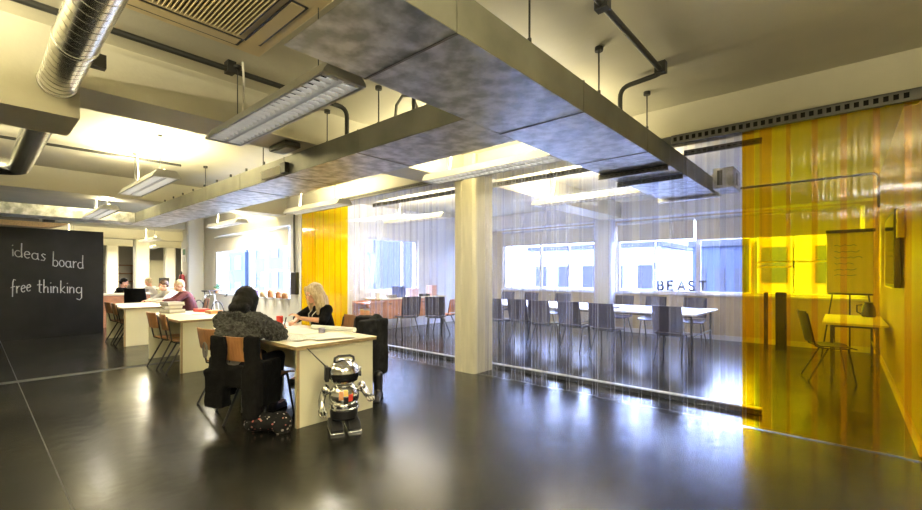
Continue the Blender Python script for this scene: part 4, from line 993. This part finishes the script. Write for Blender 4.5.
# ------------------------------------------------------------------ meeting room
def mtable(x0, x1, y0, y1, lab, top=WHITET, z=.74):
    t = thing('meeting_table', lab, 'table', ((x0+x1)/2, (y0+y1)/2, 0), world=True)
    MB().box((x0, y0, z-.028), (x1, y1, z)).build('table_top', top, t, bevel=.004)
    for x in (x0+.1, x1-.1):
        for y in (y0+.12, y1-.12): MB().cyl((x, y, 0), (x, y, z-.028), .018, n=10).build('leg', DARKM, t)
    f = MB()
    for x in (x0+.1, x1-.1): f.cyl((x, y0+.12, .36), (x, y1-.12, .36), .012, n=8)
    f.cyl((x0+.1, y0+.12, z-.05), (x1-.1, y0+.12, z-.05), .013, n=8); f.cyl((x0+.1, y1-.12, z-.05), (x1-.1, y1-.12, z-.05), .013, n=8); f.build('frame', DARKM, t)
mtable(-4.05, -1.72, 7.5, 9.05, 'white meeting table ending near the yellow strips')
mtable(-6.6, -4.06, 7.5, 9.05, 'white meeting table whose end is hidden by the painted column')
tag(B((-3.5, 8.0, .741), (-3.2, 8.22, .755)).build('notebook', BLACK, None, bevel=.002), 'dark notebook lying on the white meeting table', 'notebook')
mtable(-.22, .42, 7.5, 9.1, 'small pale table against the brown wall under the wall screen', PAPER, .74)
t = thing('coffee_pot', 'dark coffee pot on the small table under the wall screen', 'pot', (.28, 8.85, .741)); MB().lathe([(.07, 0), (.085, .02), (.075, .14), (.05, .2), (.055, .22)], n=18).build('body', BLACK, t); MB().path([(-.07, 0, .18), (-.13, 0, .17), (-.13, 0, .07), (-.08, 0, .04)], .01, 6).build('handle', BLACK, t)
t = thing('flip_chart', 'white flip chart easel with writing, standing before the back window', 'flip chart', (.08, 9.75, 0), 0)
MB().obox((0, 0, 1.57), (.60, .025, 1.02), RX(-.06)).build('board', FRAMEW, t, bevel=.006)
MB().obox((0, -.018, 1.55), (.56, .008, .94), RX(-.06)).build('paper_pad', PAPER, t)
sc = MB()
for k in range(6):
    z = 1.86-k*.1; P = [(-.2+i*.035, -.026-.06*(1.55-z), z+.012*math.sin(i*2.1+k)+R.uniform(-.008, .008)) for i in range(int(R.uniform(7, 12)))]; sc.path(P, .004, 5)
sc.build('writing', GREEN, t)
MB().obox((0, -.02, 2.1), (.62, .05, .05), RX(-.06)).build('clamp_bar', DARKM, t); MB().box((-.28, -.07, 1.03), (.28, .0, 1.06)).build('pen_tray', DARKM, t)
for p, q in (((-.22, -.0, 1.08), (-.36, -.2, 0)), ((.22, 0, 1.08), (.36, -.2, 0)), ((0, .06, 1.9), (0, .45, 0))): MB().path([p, q], .012, 8).build('leg', DARKM, t)
t = thing('wall_screen', 'black flat screen on the brown side wall behind the yellow strips', 'screen', (XR-.06, 6.75, 1.25), world=True)
MB().box((XR-.07, 6.15, 1.24), (XR-.02, 7.4, 2.04)).build('casing', BLACK, t, bevel=.006); MB().box((XR-.072, 6.18, 1.27), (XR-.0705, 7.37, 2.01)).build('display', SCREEN, t); MB().box((XR-.02, 6.5, 1.4), (XR-.001, 7.0, 1.8)).build('bracket', DARKM, t)
t = thing('wall_box', 'small pale box mounted on the wall beside the black screen', 'box', (XR-.06, 6.0, 1.72), world=True); MB().box((XR-.06, 5.98, 1.74), (XR-.001, 6.1, 2.02)).build('case', PAPERW, t, bevel=.006); MB().cyl((XR-.065, 6.04, 1.9), (XR-.06, 6.04, 1.9), .02).build('dial', BLACK, t)
t = thing('poster', 'pale poster with green writing on the wall past the black screen', 'poster', (XR-.01, 8.1, 1.2), world=True); MB().box((XR-.008, 7.5, 1.2), (XR-.002, 8.75, 2.0)).build('sheet', PAPER, t)
sc = MB()
for k in range(7):
    z = 1.9-k*.095; sc.path([(XR-.009, 7.6+i*.09, z+.012*math.sin(i*2.3+k)) for i in range(int(R.uniform(8, 12)))], .006, 5)
sc.build('writing', GREEN, t)
for x, y, lab in ((-.86, 9.85, 'dark fabric display panel leaning at the back wall, wider of the two'), (-1.08, 9.75, 'narrow dark display panel leaning at the back wall beside the wider one')):
    w = .17 if x > -1 else .07
    t = thing('display_panel', lab, 'panel', (x, y, 0), .1); MB().obox((0, .12, .52), (w, .03, 1.05), RX(-.18)).build('board', GREYC, t); MB().obox((0, .125, .03), (w+.01, .04, .03), RX(-.18)).build('edging', DARKM, t)
# left cabinet
t = thing('cabinet', 'orange wood sideboard under the left window of the meeting room', 'cabinet', (-8.0, 7.0, 0), world=True)
MB().box((-8.3, 6.02, .36), (-7.72, 8.1, .8)).build('body', WOODO, t, bevel=.004); MB().box((-8.32, 6.0, .8), (-7.68, 8.12, .83)).build('top', DESKT, t)
MB().box((-8.3, 6.02, .29), (-7.72, 8.1, .355)).build('base_shelf', BLUEW, t)
for y in (6.04, 6.55, 7.06, 7.57):
    dd = MB().box((-7.719, y, .38), (-7.7, y+.49, .78)).build('door', WOODO, t, bevel=.003); MB().box((-7.7, y+.2, .7), (-7.685, y+.29, .715)).build('handle', DARKM, dd)
for x in (-8.26, -7.78):
    for y in (6.08, 8.04): MB().box((x-.02, y-.02, 0), (x+.02, y+.02, .29)).build('leg', DARKM, t)
boxes = [(-7.95, 6.2, .16, .16, .13, BLUEW, 'pale box at the near end of the orange sideboard'), (-7.95, 6.75, .24, .22, .26, mat('blue_box', (.08, .11, .3), .5), 'dark blue box in the middle of the orange sideboard'), (-7.95, 7.2, .2, .2, .2, mat('pinkish_box', (.6, .42, .45), .6), 'pinkish box on the orange sideboard past the blue box'), (-7.95, 7.85, .2, .18, .26, mat('salmon_box', (.62, .35, .3), .6), 'salmon box at the column end of the orange sideboard'), (-7.85, 6.45, .14, .2, .07, GREYB, 'flat grey box in front of the blue box on the sideboard'), (-7.85, 7.5, .15, .24, .06, BLACK, 'flat black case lying on the orange sideboard')]
for x, y, w, l_, h, m, lab in boxes:
    q = thing('storage_box', lab, 'box', (x, y, .831)); MB().box((-w/2, -l_/2, 0), (w/2, l_/2, h*.85)).build('body', m, q, bevel=.004); MB().box((-w/2-.005, -l_/2-.005, h*.85), (w/2+.005, l_/2+.005, h)).build('lid', m, q)
t = thing('shelf_unit', 'small brown shelf unit just behind the left edge of the clear strips', 'shelf', (-7.6, 5.65, 0), world=True)
for z in (.1, .42, .74): MB().box((-7.95, 5.45, z), (-7.3, 5.85, z+.03)).build('shelf_board', WOODO if z > .5 else BLUEW, t)
for x in (-7.95, -7.33): MB().box((x, 5.45, 0), (x+.03, 5.85, .8)).build('side_panel', WOODO, t)
q = thing('storage_box', 'salmon box on the middle board of the small brown shelf unit', 'box', (-7.6, 5.62, .451)); MB().box((-.2, -.1, 0), (.2, .1, .16)).build('body', mat('coral_box', (.75, .4, .32), .5), q, bevel=.004); MB().box((-.205, -.105, .16), (.205, .105, .18)).build('lid', PAPERW, q)
CO = chair_proto('orange_chair', mat('orange_plastic', (.75, .28, .12), .35), TUBEB, z0=.5, z1=.8); CO.location = (-7.05, 7.4, 0); CO.rotation_euler = (0, 0, PI/2+.2); CO['label'] = 'orange shell chair beside the orange sideboard, left of the column'

# ------------------------------------------------------------------ light and camera
w = bpy.data.worlds.new('world'); SC.world = w; w.use_nodes = True; nt = w.node_tree; nt.nodes.clear()
out = nt.nodes.new('ShaderNodeOutputWorld'); bg = nt.nodes.new('ShaderNodeBackground'); nt.links.new(bg.outputs[0], out.inputs[0])
bg.inputs[0].default_value = (.52, .64, 1, 1); bg.inputs[1].default_value = 9.0
# added fill lights without fixtures, brightening the near ceiling and desk from out of view
for x, y, p in ((.9, 1.4, 60), (.9, -1.0, 100), (-2.95, -1.0, 75), (-6.75, -1.0, 65)): up_light(x, y, p)
for x, y, p in ((.9, 1.4, 26), (.9, -1.0, 22)): down_light(x, y, p)

cam = bpy.data.cameras.new('camera'); co = bpy.data.objects.new('camera', cam); COL.objects.link(co)
cam.sensor_width = 36; cam.lens = 432.85/922*36; cam.shift_x = 0; cam.shift_y = (274.1-255)/922; cam.clip_start = .05; cam.clip_end = 200
co.location = (0, 0, 1.38); co.rotation_euler = (PI/2, 0, .7239); SC.camera = co
vs_ = SC.view_settings; vs_.view_transform = 'Standard'; vs_.look = 'None'; vs_.gamma = 1; vs_.exposure = 2.05; vs_.use_curve_mapping = False
cy = SC.cycles; cy.use_denoising = True; cy.max_bounces = 9; cy.diffuse_bounces = 4; cy.glossy_bounces = 4; cy.transmission_bounces = 4; cy.transparent_max_bounces = 64; cy.sample_clamp_indirect = 6; cy.caustics_reflective = False; cy.caustics_refractive = False
